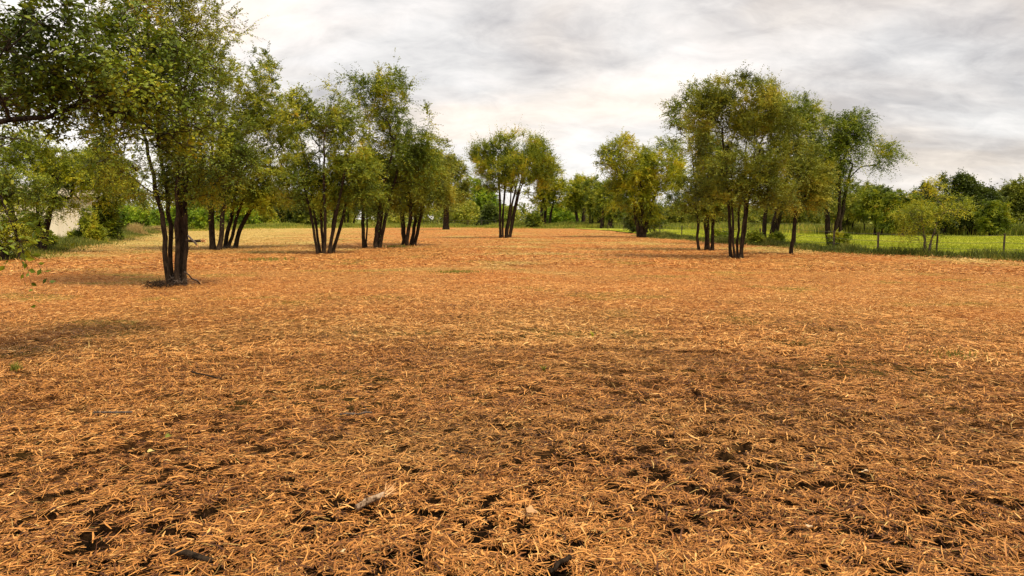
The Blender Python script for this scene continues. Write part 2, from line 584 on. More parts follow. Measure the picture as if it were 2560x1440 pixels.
# ------------------------------------------------------------------ grass blades
def blades(name, x, y, h, w, mat, seed, label=None, lean=0.35, z0=0.0, tint=None, parent=None):
    r = np.random.default_rng(seed)
    n = len(x)
    a = r.uniform(0, 2 * math.pi, n)
    sx, sy = np.cos(a) * w / 2, np.sin(a) * w / 2
    la = r.uniform(0, 2 * math.pi, n)
    ln = np.abs(r.normal(0, lean, n)) * h
    z = np.full(n, z0)
    lx, ly = np.cos(la) * ln, np.sin(la) * ln
    hb = h * 0.55
    V = np.stack([np.stack([x - sx, y - sy, z], -1), np.stack([x + sx, y + sy, z], -1),
                  np.stack([x + sx * .8 + lx * .3, y + sy * .8 + ly * .3, z + hb], -1), np.stack([x - sx * .8 + lx * .3, y - sy * .8 + ly * .3, z + hb], -1),
                  np.stack([x + sx * .12 + lx, y + sy * .12 + ly, z + h], -1), np.stack([x - sx * .12 + lx, y - sy * .12 + ly, z + h * .98], -1)], 1).reshape(-1, 3)
    b = np.arange(n)[:, None] * 6
    Fq = np.concatenate([b + np.array([[0, 1, 2, 3]]), b + np.array([[3, 2, 4, 5]])], 0)
    if tint is None:
        tint = np.clip(0.45 + 0.8 * (fbm2(x * 0.5, y * 0.25, 201, 3) - 0.5) + r.normal(0, 0.18, n), 0, 1)
    return mesh(name, V, Fq, mat, attr={'tint': np.tile(tint, 2)}, parent=parent)


def along(poly, n, r, spread, bias=0.0):
    P = np.array(poly)
    seg = np.linalg.norm(P[1:] - P[:-1], axis=1)
    cum = np.concatenate([[0], np.cumsum(seg)])
    # more of them on the nearer pieces
    t = r.random(n) * cum[-1]
    i = np.clip(np.searchsorted(cum, t) - 1, 0, len(seg) - 1)
    f = ((t - cum[i]) / seg[i])[:, None]
    p = P[i] * (1 - f) + P[i + 1] * f
    T = (P[i + 1] - P[i]) / seg[i][:, None]
    N = np.stack([-T[:, 1], T[:, 0]], -1)
    off = r.normal(bias, spread, n)[:, None]
    return p + N * off, off[:, 0]


r = np.random.default_rng(50)
n = 130000
u = r.random(n)
dd = 30 * (110 / 30) ** u
aa = r.uniform(0.10, 0.80, n)
x, y = dd * np.sin(aa), dd * np.cos(aa)
k = inpoly(x, y, PAST)
x, y, dd = x[k], y[k], dd[k]
o = blades('pasture_grass', x, y, r.uniform(0.04, 0.13, len(x)), 0.02 + dd * 0.0007, M_BLADE, 51, z0=0.055, lean=0.5)
tag(o, 'short bright yellow-green grass of the fenced pasture', kind='stuff')

# rough unmown verge between straw and pasture
p, off = along(EDGE, 52000, r, 0.75)
d = np.hypot(p[:, 0], p[:, 1])
kk = d < 75
p, off, d = p[kk], off[kk], d[kk]
lump = fbm2(p[:, 0] * 0.9, p[:, 1] * 0.9, 301, 3)
h = (0.10 + 0.62 * np.clip(lump - 0.33, 0, 1) * 1.5) * r.uniform(0.4, 1.1, len(p)) * np.exp(-(off / 1.0) ** 2)
t = np.clip(0.28 + 1.0 * (lump - 0.45) + r.normal(0, 0.17, len(p)) + 0.12 * np.clip(off * 0.8, -1, 1), 0, 1)
t = np.clip(t - 0.10, 0, 1)
o = blades('verge_grass', p[:, 0], p[:, 1], h + 0.05, 0.014 + d * 0.0006, M_WEED, 52, lean=0.45, tint=t)
tag(o, 'rough dark olive grass verge along the wire fence', kind='stuff')
# far verge on the other side of the pasture
p, off = along(FARP, 42000, r, 2.2, 2.0)
h = r.uniform(0.3, 1.0, len(p)) * (0.6 + 1.0 * fbm2(p[:, 0] * .3, p[:, 1] * .3, 302, 2))
o = blades('tall_grass', p[:, 0], p[:, 1], h, 0.09, M_MEADOW, 53, lean=0.3)
tag(o, 'tall weedy grass strip beyond the green pasture', kind='stuff')
# weeds at the far end and the left edge of the field
p, off = along(FIELD_FAR[6:], 70000, r, 6.0, 7.0)
d = np.hypot(p[:, 0], p[:, 1])
lump = fbm2(p[:, 0] * .18, p[:, 1] * .18, 303, 3)
h = r.uniform(0.35, 1.0, len(p)) * (0.35 + 1.6 * np.clip(lump - 0.25, 0, 1)) * np.clip((off + 3) / 6, 0.25, 1.15)
o = blades('meadow_grass', p[:, 0], p[:, 1], h, 0.12, M_MEADOW, 54, lean=0.3)
tag(o, 'yellow-green meadow weeds at the far end of the field', kind='stuff')
p, off = along(FIELD_FAR[1:8], 40000, r, 1.1, 1.0)
lump = fbm2(p[:, 0] * .5, p[:, 1] * .5, 304, 3)
h = r.uniform(0.12, 0.8, len(p)) * (0.2 + 1.5 * np.clip(lump - 0.3, 0, 1)) * np.clip((off + 1.0) / 1.6, 0.15, 1.1)
o = blades('edge_grass', p[:, 0], p[:, 1], h + 0.04, 0.035, M_WEED, 55, lean=0.4)
tag(o, 'rough grass fringe under the left tree row', kind='stuff')


# ------------------------------------------------------------------ trees
def tubes(pos, par, rad_, sel, sides):
    """continuous tubes along chains of the node tree; sel = nodes wanted"""
    n = len(pos)
    kids = {}
    for i in range(n):
        if par[i] >= 0:
            kids.setdefault(par[i], []).append(i)
    Vs, Fs, base = [], [], 0
    starts = [i for i in range(n) if sel[i] and (par[i] < 0 or not sel[par[i]])]
    chains = []
    stack = [(s, -1) for s in starts]
    while stack:
        s_, p_ = stack.pop()
        ch = ([p_] if p_ >= 0 else []) + [s_]
        c = s_
        while True:
            ks = [k for k in kids.get(c, []) if sel[k]]
            if not ks:
                break
            ks.sort(key=lambda k: -rad_[k])
            for k in ks[1:]:
                stack.append((k, c))
            c = ks[0]
            ch.append(c)
        if len(ch) > 1:
            chains.append((ch, p_ >= 0))
    th = np.arange(sides) * 2 * math.pi / sides
    for ch, branched in chains:
        P = pos[ch]
        T = np.zeros_like(P)
        T[1:-1] = P[2:] - P[:-2]
        T[0] = P[1] - P[0]
        T[-1] = P[-1] - P[-2]
        T = nrm(T)
        ref = np.cross(T[0], T[-1])
        if np.linalg.norm(ref) < 0.15:
            ref = np.array([1.0, 0.1, 0]) if abs(T[0][2]) > 0.7 else np.array([0, 0, 1.0])
        U = nrm(ref - T * (T @ ref)[:, None])
        Wv = np.cross(T, U)
        rr = rad_[ch].copy()
        if branched:
            rr[0] = rr[1] * 1.15
        else:
            pass
        ring = P[:, None, :] + rr[:, None, None] * (np.cos(th)[None, :, None] * U[:, None, :] + np.sin(th)[None, :, None] * Wv[:, None, :])
        m = len(ch)
        Vs.append(ring.reshape(-1, 3))
        i = np.arange(m - 1)[:, None] * sides
        j = np.arange(sides)[None, :]
        j2 = (j + 1) % sides
        Fs.append((np.stack([i + j, i + j2, i + sides + j2, i + sides + j], -1).reshape(-1, 4)) + base)
        base += m * sides
    if not Vs:
        return np.zeros((0, 3)), np.zeros((0, 4), int)
    return np.concatenate(Vs), np.concatenate(Fs)


def grow(seed, lobes, stems=4, base_r=0.12, spread=0.18, targets=300, gap=0.42, gapscale=1.1, join_h=None, stem_lo=0.3,
         fan=1.0, rtip=0.006, paths=None, step=0.35, stem_wob=0.032, bow=0.36, shell=0.42, base_pts=None, stubs=26, stub_r=0.012, stub_up=0.25, stub_top=1.1, stub_min=0.03):
    """skeleton in local metres: lobes = rows (x,y,z,rx,ry,rz,weight)"""
    r = np.random.default_rng(seed)
    lobes = np.array(lobes, float)
    w = lobes[:, 6] / lobes[:, 6].sum()
    targets = int(targets * 1.35)
    gap = gap + 0.06
    tg = []
    while len(tg) < targets:
        m = targets * 3
        li = r.choice(len(lobes), m, p=w)
        v = nrm(r.normal(size=(m, 3)))
        q = lobes[li, :3] + v * (r.random(m) ** shell)[:, None] * lobes[li, 3:6]
        ok = (vn3(q / gapscale, seed) * 0.65 + vn3(q / gapscale * 2.3, seed + 1) * 0.35) > gap
        ok &= q[:, 2] > 0.15
        tg += list(q[ok])
    tg = np.array(tg[:targets])
    cz = lobes[:, 2]
    pos, par, sid = [], [], []
    ctr = (lobes[:, :3] * w[:, None]).sum(0)
    ext = np.sqrt((((lobes[:, :3] - ctr) ** 2 + lobes[:, 3:6] ** 2 * 0.5) * w[:, None]).sum(0))
    for s in range(stems):
        a = 2 * math.pi * (s + r.uniform(-0.3, 0.3)) / stems
        rr = spread * (1 if stems > 1 else 0) * r.uniform(0.6, 1.1)
        b = np.array([math.cos(a) * rr, math.sin(a) * rr, -0.08])
        if base_pts is not None:
            b = np.array([base_pts[s][0], base_pts[s][1], -0.08])
        e = ctr + np.array([math.cos(a) * ext[0] * 0.62 * fan, math.sin(a) * ext[1] * 0.62 * fan, r.uniform(-0.1, 0.55) * ext[2]])
        if stems == 1:
            e = ctr + np.array([0, 0, 0.2 * ext[2]])
        L = np.linalg.norm(e - b)
        m = max(4, int(L / step))
        c = b * 0.55 + e * 0.45
        c[:2] = b[:2] + (e[:2] - b[:2]) * bow
        c[2] = b[2] + (e[2] - b[2]) * 0.55
        wob = np.cumsum(r.normal(0, stem_wob, (m + 1, 3)), 0) * np.array([1, 1, 0.3])
        wob = wob - np.linspace(0, 1, m + 1)[:, None] * wob[-1] * 0.7
        for i in range(m + 1):
            t = i / m
            p = (1 - t) ** 2 * b + 2 * t * (1 - t) * c + t * t * e + wob[i]
            if i == 0:
                p = b
            pos.append(p)
            par.append(-1 if i == 0 else len(pos) - 2)
            sid.append(s)
    if paths:
        for P in paths:
            P = np.array(P, float)
            A0 = np.array(pos)
            i0 = int(np.argmin(((A0 - P[0]) ** 2).sum(1)))
            prev = i0
            Q = [pos[i0]] + list(P)
            for a_, b_ in zip(Q[:-1], Q[1:]):
                m = max(1, int(np.linalg.norm(b_ - a_) / step))
                for i in range(1, m + 1):
                    t = i / m
                    pos.append(a_ * (1 - t) + b_ * t + r.normal(0, 0.015, 3))
                    par.append(prev)
                    sid.append(sid[i0])
                    prev = len(pos) - 1
    cap = len(pos) + targets * 14
    PP = np.zeros((cap, 3))
    PP[:len(pos)] = pos
    n = len(pos)
    par = par + [0] * (cap - n)
    sid = sid + [0] * (cap - n)
    fork = stem_lo * (lobes[:, 2] - lobes[:, 5]).min() if join_h is None else join_h
    okn = np.zeros(cap, bool)
    okn[:n] = PP[:n, 2] > fork
    d0 = np.sqrt(((tg[:, None, :] - PP[None, :n, :]) ** 2).sum(-1)).min(1)
    for ti in np.argsort(d0 + r.uniform(0, 0.3, len(d0))):
        t = tg[ti]
        D = PP[:n] - t
        dist = np.sqrt((D ** 2).sum(1))
        cost = dist + 0.55 * np.maximum(0, D[:, 2] + 0.15 * dist) + np.where(okn[:n], 0, 50)
        i0 = int(np.argmin(cost))
        L = dist[i0]
        if L < 0.08:
            continue
        m = min(12, max(1, int(round(L / step))))
        p0 = PP[i0]
        dr = p0 - PP[par[i0]] if par[i0] >= 0 else np.array([0, 0, 1.0])
        dr = dr / max(np.linalg.norm(dr), 1e-6)
        c = p0 + (dr * 0.5 + np.array([0, 0, 0.25])) * L * 0.42 + (t - p0) * 0.18
        prev = i0
        for i in range(1, m + 1):
            s_ = i / m
            p = (1 - s_) ** 2 * p0 + 2 * s_ * (1 - s_) * c + s_ * s_ * t
            if i < m:
                p = p + r.normal(0, 0.03 * min(1, L), 3)
            PP[n] = p
            par[n] = prev
            sid[n] = sid[i0]
            okn[n] = True
            prev = n
            n += 1
    PP = PP[:n]
    par = np.array(par[:n])
    sid = np.array(sid[:n])
    cnt = np.ones(n)
    term = np.ones(n, bool)
    for i in range(n - 1, -1, -1):
        if par[i] >= 0:
            cnt[par[i]] += cnt[i]
            term[par[i]] = False
    roots = cnt[par < 0]
    pw = math.log(base_r / rtip) / math.log(max(roots.max(), 5))
    rad_ = rtip * cnt ** pw
    zt = np.clip((PP[:, 2] - fork * 0.8) / max(0.5, PP[:, 2].max() - fork * 0.8), 0, 1)
    rad_ = np.maximum(rad_ * (1 - 0.62 * zt ** 0.75), rtip * 0.8)
    # a slow taper and root flare on the bare trunks
    rad_ = rad_ * (1 + 0.35 * np.clip(0.35 - PP[:, 2], 0, 0.4) / 0.4)
    # bare side twigs and snapped stubs on the trunks
    nb = stubs
    cand = np.where((rad_ > stub_min) & (PP[:, 2] > 0.25) & (PP[:, 2] < stub_top * fork + 0.3))[0]
    if nb and len(cand):
        sc_ = step / 0.35
        P2, q2, s2, r2 = [], [], [], []
        for c0 in r.choice(cand, nb):
            m = r.integers(2, 6)
            dr = nrm(r.normal(size=3) * np.array([1, 1, .3]) + np.array([0, 0, stub_up]))
            prev, p = c0, PP[c0]
            r0 = r.uniform(.35, 1.0) * stub_r * sc_
            for k in range(m):
                dr = nrm(dr + r.normal(0, .28, 3) + np.array([0, 0, stub_up * .3]))
                p = p + dr * r.uniform(.10, .24) * sc_
                if p[2] < 0.03:
                    break
                P2.append(p)
                q2.append(prev)
                s2.append(sid[c0])
                r2.append(r0 * (1 - .8 * (k + 1) / m) + .0015)
                prev = n + len(P2) - 1
        PP = np.concatenate([PP, np.array(P2)])
        par = np.concatenate([par, q2])
        sid = np.concatenate([sid, s2])
        rad_ = np.concatenate([rad_, r2])
        cnt = np.concatenate([cnt, np.full(len(P2), 1e6)])
        term = np.concatenate([term, np.zeros(len(P2), bool)])
    return PP, par, sid, rad_, cnt, term


DENS = 1.5


def leafage(PP, par, cnt, term, seed, per=10, leaves=12, tl=(0.3, 0.7), size=0.06, up=0.35, droop=0.35, outer=13, width=0.55, cut=(0.0, 0.0), spray=0.9, tintoff=0.0):
    """leafy twigs at the outer nodes: returns leaf verts/faces/tint and twig lines"""
    r = np.random.default_rng(seed + 999)
    ids = np.where((cnt <= outer) & (par >= 0))[0]
    rep = np.repeat(ids, np.maximum(1, (per * np.where(term[ids], 1.0, 0.62) * DENS + r.random(len(ids))).astype(int)))
    n = len(rep)
    P0 = PP[rep]
    dr = nrm(PP[rep] - PP[par[rep]])
    D = nrm(dr * 0.55 + r.normal(0, 0.62, (n, 3)) + np.array([0, 0, up]))
    L = r.uniform(tl[0], tl[1], n)
    lng = r.random(n) < 0.07
    L = np.where(lng, L * 1.9, L)
    D = nrm(D + np.where(lng, 0.7 * up + .2, 0)[:, None] * np.array([0, 0, 1.0]))
    hfrac = (P0[:, 2] - P0[:, 2].min()) / max(1e-6, np.ptp(P0[:, 2]))
    k = leaves
    t = (np.arange(k)[None, :] + r.random((n, k))) / k
    t = 0.12 + 0.88 * t
    g = droop * L[:, None] * t ** 2
    C = P0[:, None, :] + D[:, None, :] * (L[:, None] * t)[..., None]
    C[..., 2] -= g
    # direction of the twig at the leaf
    Dt = D[:, None, :] * np.ones((1, k, 1))
    Dt[..., 2] -= 2 * droop * t
    Dt = nrm(Dt)
    upv = nrm(np.array([0, 0, 1.0]) + r.normal(0, 0.35, (n, 1, 3)))
    side = nrm(np.cross(Dt, upv))
    sgn = np.where(np.arange(k) % 2 == 0, 1.0, -1.0)[None, :, None]
    ax = nrm(Dt * 0.55 + side * sgn * spray + r.normal(0, 0.32, (n, k, 3)))
    nr = nrm(np.cross(ax, Dt * sgn) + r.normal(0, 0.45, (n, k, 3)))
    wv = nrm(np.cross(nr, ax))
    sz = 1.12 * size * r.uniform(0.6, 1.25, (n, k, 1)) * (1.1 - 0.45 * t[..., None])
    C = C.reshape(-1, 3)
    ax, wv, sz, nr = ax.reshape(-1, 3), wv.reshape(-1, 3), sz.reshape(-1, 1), nr.reshape(-1, 3)
    a = C
    b = C + ax * sz * 0.45 + wv * sz * width / 2 + nr * sz * 0.06
    c = C + ax * sz - nr * sz * 0.05
    d = C + ax * sz * 0.45 - wv * sz * width / 2 + nr * sz * 0.06
    V = np.stack([a, b, c, d], 1).reshape(-1, 3)
    Fq = np.arange(len(C) * 4).reshape(-1, 4)
    cl = vn3(C / 0.9 + 5, seed + 7) * 0.6 + vn3(C / 0.35 + 5, seed + 8) * 0.4
    tint = np.clip(0.46 + tintoff + 1.3 * (cl - 0.5) + r.normal(0, 0.12, len(C)) + 0.10 * (np.repeat(hfrac, k) - 0.4), 0, 1)
    E = P0 + D * L[:, None]
    M_ = P0 + D * L[:, None] * 0.5
    M_[:, 2] -= droop * L * 0.25
    E[:, 2] -= droop * L
    return V, Fq, tint, (P0, M_, E)


def twig_mesh(P0, M_, E, w):
    n = len(P0)
    vs = []
    side = nrm(np.cross(E - P0, np.array([0.3, 0.8, 0.5])))
    s2 = nrm(np.cross(E - P0, side))
    rows = []
    for p, k in ((P0, 1.0), (M_, 0.7), (E, 0.35)):
        rows.append([p + side * w * k, p - side * w * k * .5 + s2 * w * k * .87, p - side * w * k * .5 - s2 * w * k * .87])
    V = np.stack([v for row in rows for v in row], 1).reshape(-1, 3)
    b = np.arange(n)[:, None] * 9
    f = []
    for k in (0, 3):
        for j in range(3):
            j2 = (j + 1) % 3
            f.append(b + np.array([[k + j, k + j2, k + 3 + j2, k + 3 + j]]))
    return V, np.concatenate(f, 0)


def build_tree(name, loc, label, cat, lobes, seed, leafm='olive', group=None, bark=None, sides=8, twigw=None, minr=0.0, leaf=None, rz=0.0, **kw):
    bark = bark or BARK
    leaf = leaf or {}
    PP, par, sid, rad_, cnt, term = grow(seed, lobes, **kw)
    root = empty(name, loc, label, cat, group, rz)
    for s in np.unique(sid):
        m = sid == s
        V, Fq = tubes(PP, par, rad_, m & (rad_ > 0.022), sides)
        V2, F2 = tubes(PP, par, rad_, m & (rad_ <= 0.028) & (rad_ >= minr), 4)
        Fq = np.concatenate([Fq, F2 + len(V)]) if len(V2) else Fq
        V = np.concatenate([V, V2]) if len(V2) else V
        if len(V):
            mesh('trunk', V, Fq.astype(int), bark, root, smooth=True)
    V, Fq, tint, tw = leafage(PP, par, cnt, term, seed, **leaf)
    mi = np.zeros(len(Fq), int)
    mats = [LEAF[leafm], bark]
    if twigw:
        tv, tf = twig_mesh(*tw, twigw)
        Fq = np.concatenate([Fq, tf + len(V)])
        V = np.concatenate([V, tv])
        mi = np.concatenate([mi, np.ones(len(tf), int)])
        tint = np.concatenate([tint, np.zeros(len(tf))])
    mesh('crown', V, Fq, mats, root, attr={'tint': tint}, midx=mi)
    return root


def pxlobes(base, L, dflt_depth=0.9):
    """lobes measured in the photograph, turned into metres about the tree's base at its own distance"""
    out = []
    for l in L:
        cx, cy, rx, ry = l[:4]
        wgt = l[4] if len(l) > 4 else 1.0
        dy = l[5] if len(l) > 5 else 0.0
        D = base[1] + dy
        c = at(cx, cy, D)
        sc = D / 1849.0
        rx, ry = rx * 1.06, ry * 1.03
        R_ = (rx * sc, (rx + ry) / 2 * sc * dflt_depth, ry * sc)
        vol = R_[0] * R_[2]
        out.append([c[0] - base[0], dy, c[2], *R_, vol * wgt])
    return out


def field_tree(name, px, py, label, lobes, seed, group=None, cat='tree', depth=0.9, **kw):
    b = G(px, py)
    return build_tree(name, b, label, cat, pxlobes(b, lobes, depth), seed, group=group, **kw)


DENS = 1.5
# the two near trees of the left side
b = np.array([-7.6, 8.2, 0.0])


def lp(px, py, d):
    return at(px, py, d) - b


tree0_lobes = []
for cx, cy, rx, ry, d, w_ in [(60, 70, 170, 120, 7.5, 0.55), (230, 60, 130, 90, 8.0, 0.35), (190, 190, 190, 75, 8.0, 1.1), (360, 130, 110, 110, 9.0, 1.2), (340, 240, 130, 90, 9.0, 1.5),
                              (90, 250, 150, 60, 8, 0.6), (430, 200, 90, 90, 9.6, 0.9), (0, 580, 22, 34, 5.6, 0.09), (44, 612, 16, 20, 5.6, 0.045), (-260, 100, 330, 260, 8.4, 1.2), (420, 320, 110, 60, 9.6, 0.9)]:
    c = lp(cx, cy, d)
    s_ = d / 1849
    tree0_lobes.append([*c, rx * s_, (rx + ry) * 0.5 * s_ * 0.8, ry * s_, rx * ry * w_ * s_ * s_])
P0 = [
    [lp(-60, 235, 8.0), lp(80, 252, 8.0), lp(200, 268, 8.4), lp(300, 280, 8.8), lp(400, 330, 9.2)],
    [lp(-80, 330, 7.4), lp(20, 300, 7.5), lp(130, 290, 7.8), lp(240, 240, 8.2), lp(380, 215, 9)],
    [lp(-60, 290, 7.6), lp(60, 300, 7.7), lp(110, 330, 7.8), lp(200, 350, 8.0), lp(260, 400, 8.4)],
    [lp(-40, 190, 7.0), lp(35, 100, 7.1), lp(90, 40, 7.2), lp(130, -30, 7.3)],
    [lp(20, 120, 7.1), lp(90, 60, 7.3), lp(155, 18, 7.5)],
    [lp(-60, 470, 5.8), lp(0, 500, 5.7), lp(25, 555, 5.6), lp(42, 590, 5.6)],
]
build_tree('elm_tree', b, 'large-leaved tree leaning in from the left edge with its dark limbs overhead', 'tree', tree0_lobes, 101, 'green', bark=BARK,
           stems=1, base_r=0.072, targets=560, gap=0.40, gapscale=0.6, paths=P0, step=0.22, rtip=0.0035, join_h=1.0, twigw=0.0022, stubs=420, stub_r=.010, stub_up=-.12, stub_top=8, stub_min=.006,
           leaf=dict(per=6, leaves=9, tl=(0.18, 0.42), size=0.062, up=0.05, droop=0.35, width=0.6, outer=8, tintoff=-0.05))

field_tree('elm_tree', 445, 712, 'tallest near elm with four leaning trunks and broken branch stubs', [
    (470, 60, 130, 110, 1.0), (400, 200, 160, 120, 1.1), (300, 290, 130, 80, .8), (520, 330, 110, 90, 1.0), (440, 400, 190, 75, 1.0), (560, 400, 80, 50, .7), (350, 80, 130, 90, .7), (450, -90, 130, 80, .6), (270, 400, 60, 40, .3), (350, 450, 110, 50, .8), (560, 460, 90, 45, .8), (450, 480, 110, 30, .8)], 102,
    leafm='olive', stems=5, base_r=0.074, spread=0.2, targets=800, gap=0.42, gapscale=0.7, join_h=1.8, rtip=0.004, twigw=0.0025, fan=1.25, bow=.36, step=0.28, sides=10,
    leaf=dict(per=7, leaves=11, tl=(0.22, 0.55), size=0.062, up=0.3, droop=0.3, width=0.5))

G1 = 'multi-stemmed elms standing in the mown field'
field_tree('elm_tree', 536, 624, 'slim elm with twin dark trunks just behind the tallest near elm', [
    (600, 190, 85, 90, .9), (560, 300, 110, 90, 1), (490, 430, 90, 60, .8), (640, 270, 50, 60, .5), (520, 150, 70, 70, .6), (500, 480, 80, 40, .9), (600, 440, 80, 50, .8), (540, 500, 70, 25, .6)], 103, leafm='olive', group=G1,
    stems=2, base_r=0.15, spread=0.35, targets=420, gapscale=1.2, join_h=2.0, leaf=dict(per=9, leaves=13, size=0.10, tl=(0.35, 0.8)))
field_tree('elm_tree', 573, 620, 'yellowing elm with three close trunks, left of the wide fan-shaped elm', [
    (640, 390, 85, 110, 1), (690, 300, 60, 70, .7), (600, 470, 100, 45, .8), (660, 470, 60, 50, .6), (720, 380, 50, 70, .5), (640, 500, 90, 35, .9), (700, 440, 60, 50, .7)], 104, leafm='yellow', group=G1,
    stems=3, base_r=0.12, spread=0.4, targets=420, gapscale=1.1, join_h=1.7, leaf=dict(per=9, leaves=13, size=0.10, tl=(0.35, 0.8)))
field_tree('elm_tree', 812, 633, 'elm whose seven bare trunks fan out widely from one stool', [
    (830, 330, 95, 85, 1), (760, 300, 60, 60, .6), (870, 420, 80, 70, 1), (760, 430, 60, 70, .8), (900, 480, 50, 40, .5), (830, 250, 45, 30, .25), (740, 250, 30, 30, .12), (820, 450, 110, 50, .6), (740, 480, 50, 40, .8), (830, 500, 95, 28, .9)], 105, leafm='olive', group=G1,
    stems=7, base_r=0.078, spread=0.36, targets=560, gapscale=1.0, join_h=1.9, fan=1.8, bow=.5, stem_wob=.02, leaf=dict(per=9, leaves=13, size=0.085, tl=(0.35, 0.75), up=.4))
field_tree('elm_tree', 932, 620, 'tallest elm of the left group with a loose feathery top', [
    (960, 250, 75, 75, .7), (900, 230, 60, 40, .3), (1020, 330, 70, 80, .9), (960, 400, 80, 80, 1), (1050, 420, 50, 60, .6), (940, 480, 70, 45, .8), (1040, 270, 35, 40, .22), (960, 500, 90, 35, 1.0), (900, 430, 60, 60, .8)], 106, leafm='green', group=G1,
    stems=5, base_r=0.11, spread=0.5, fan=1.4, bow=.45, targets=520, gap=0.45, gapscale=1.4, join_h=2.0, leaf=dict(per=8, leaves=14, size=0.10, tl=(0.5, 1.1), up=.35, droop=.4))
field_tree('elm_tree', 1022, 612, 'greyish elm with four upright trunks at the right of the left group', [
    (1030, 420, 70, 80, 1), (1090, 400, 45, 70, .8), (1000, 480, 60, 45, .7), (1100, 480, 35, 40, .5), (1070, 340, 40, 40, .4), (1040, 500, 75, 30, .9)], 107, leafm='brownish', group=G1,
    stems=4, base_r=0.14, spread=0.5, targets=420, gapscale=1.3, join_h=2.4, leaf=dict(per=9, leaves=13, size=0.11, tl=(0.4, 0.9)))
field_tree('elm_tree', 1115, 574, 'single-trunked far elm right of the left group', [
    (1120, 450, 50, 55, 1), (1090, 490, 45, 35, .7), (1145, 470, 30, 45, .6)], 108, leafm='brownish', group=G1,
    stems=1, base_r=0.45, targets=300, gapscale=2.4, join_h=2.5, step=.8, rtip=.02, leaf=dict(per=8, leaves=12, size=0.24, tl=(0.8, 1.7)))
field_tree('elm_tree', 1262, 595, 'vase-shaped elm standing alone at the centre of the field', [
    (1290, 390, 70, 52, 1.3), (1275, 425, 88, 42, .9), (1275, 462, 80, 28, .5), (1255, 395, 70, 45, 1.0), (1215, 400, 36, 42, .5), (1330, 425, 55, 60, 1.0), (1270, 450, 70, 30, .35), (1365, 440, 28, 45, .4), (1262, 470, 95, 25, .14)], 109, leafm='olive', group=G1,
    stems=9, base_r=0.105, spread=0.5, targets=520, gapscale=1.5, join_h=2.2, fan=1.05, bow=.4, stem_wob=.025, leaf=dict(per=8, leaves=12, size=0.125, tl=(0.5, 1.2), up=.9, droop=.1, tintoff=.02))
field_tree('elm_tree', 1363, 569, 'slender pale elm beyond the vase-shaped central elm', [
    (1375, 460, 38, 45, 1), (1350, 500, 40, 30, .5), (1400, 480, 20, 45, .5)], 110, leafm='yellow', group=G1,
    stems=3, base_r=0.32, spread=0.9, targets=260, gap=.46, gapscale=2.4, join_h=3, step=.8, rtip=.02, leaf=dict(per=7, leaves=12, size=0.24, tl=(0.8, 1.8), up=.6))
field_tree('elm_tree', 1605, 593, 'thick-trunked elm with low dark skirt between the centre and right group', [
    (1600, 410, 75, 60, 1), (1600, 440, 105, 70, .9), (1585, 500, 75, 35, .8), (1540, 400, 45, 50, .6), (1660, 430, 50, 75, 1), (1600, 480, 90, 40, .7), (1510, 420, 28, 25, .25), (1650, 380, 40, 30, .5), (1660, 500, 40, 30, .5), (1570, 360, 40, 20, .25), (1550, 480, 55, 40, .7), (1622, 540, 45, 25, .8), (1690, 440, 30, 60, .5)], 111, leafm='yellow', group=G1,
    stems=4, base_r=0.23, spread=0.2, fan=1.1, bow=.36, targets=680, gapscale=1.7, join_h=1.0, leaf=dict(per=8, leaves=13, size=0.13, tl=(0.5, 1.1), up=.4))
field_tree('elm_tree', 1765, 626, 'elm with four bare lower trunks, leftmost of the right group', [
    (1720, 330, 50, 70, .8), (1770, 420, 70, 80, .9), (1740, 490, 70, 40, .6), (1800, 500, 50, 35, .5), (1700, 270, 35, 35, .3), (1760, 260, 50, 50, .5), (1760, 515, 80, 25, .8)], 112, leafm='olive', group=G1,
    stems=4, base_r=0.090, spread=0.42, targets=480, gapscale=1.1, join_h=2.0, leaf=dict(per=8, leaves=13, size=0.09, tl=(0.35, 0.8), up=.45))
field_tree('elm_tree', 1843, 646, 'largest and nearest elm of the right group with pale cut knots', [
    (1850, 270, 110, 70, 1.0), (1780, 320, 70, 70, .8), (1920, 330, 80, 80, .9), (1850, 400, 110, 70, 1), (1780, 480, 70, 35, .35), (1910, 480, 70, 35, .4), (1860, 228, 80, 25, .3), (1850, 470, 110, 45, .8), (1780, 510, 60, 22, .4), (1925, 505, 60, 25, .5)], 113, leafm='brownish', group=G1,
    stems=5, base_r=0.072, spread=0.27, targets=780, gap=.43, gapscale=0.9, join_h=1.5, rtip=.005, leaf=dict(per=8, leaves=13, size=0.075, tl=(0.3, 0.65), up=.55, droop=.2))
field_tree('elm_tree', 1918, 611, 'elm with a stout forked trunk behind the nearest elm of the right group', [
    (1960, 330, 80, 90, 1), (2020, 300, 50, 60, .6), (1940, 430, 80, 60, .8), (2020, 420, 50, 70, .7), (1900, 500, 70, 30, .4), (1960, 500, 90, 35, .9)], 114, leafm='olive', group=G1,
    stems=2, base_r=0.26, spread=0.25, targets=480, gapscale=1.3, join_h=2.2, leaf=dict(per=8, leaves=13, size=0.10, tl=(0.4, 0.9), up=.4))
field_tree('elm_tree', 1977, 638, 'slim straight elm on a single trunk with a pale scar', [
    (1990, 460, 70, 45, 1), (2040, 450, 40, 50, .6), (1950, 480, 45, 30, .5), (2010, 400, 50, 40, .5), (1990, 500, 75, 25, .7)], 115, leafm='brownish', group=G1,
    stems=1, base_r=0.085, targets=330, gapscale=1.0, join_h=2.1, leaf=dict(per=8, leaves=12, size=0.08, tl=(0.3, 0.7), up=.3))
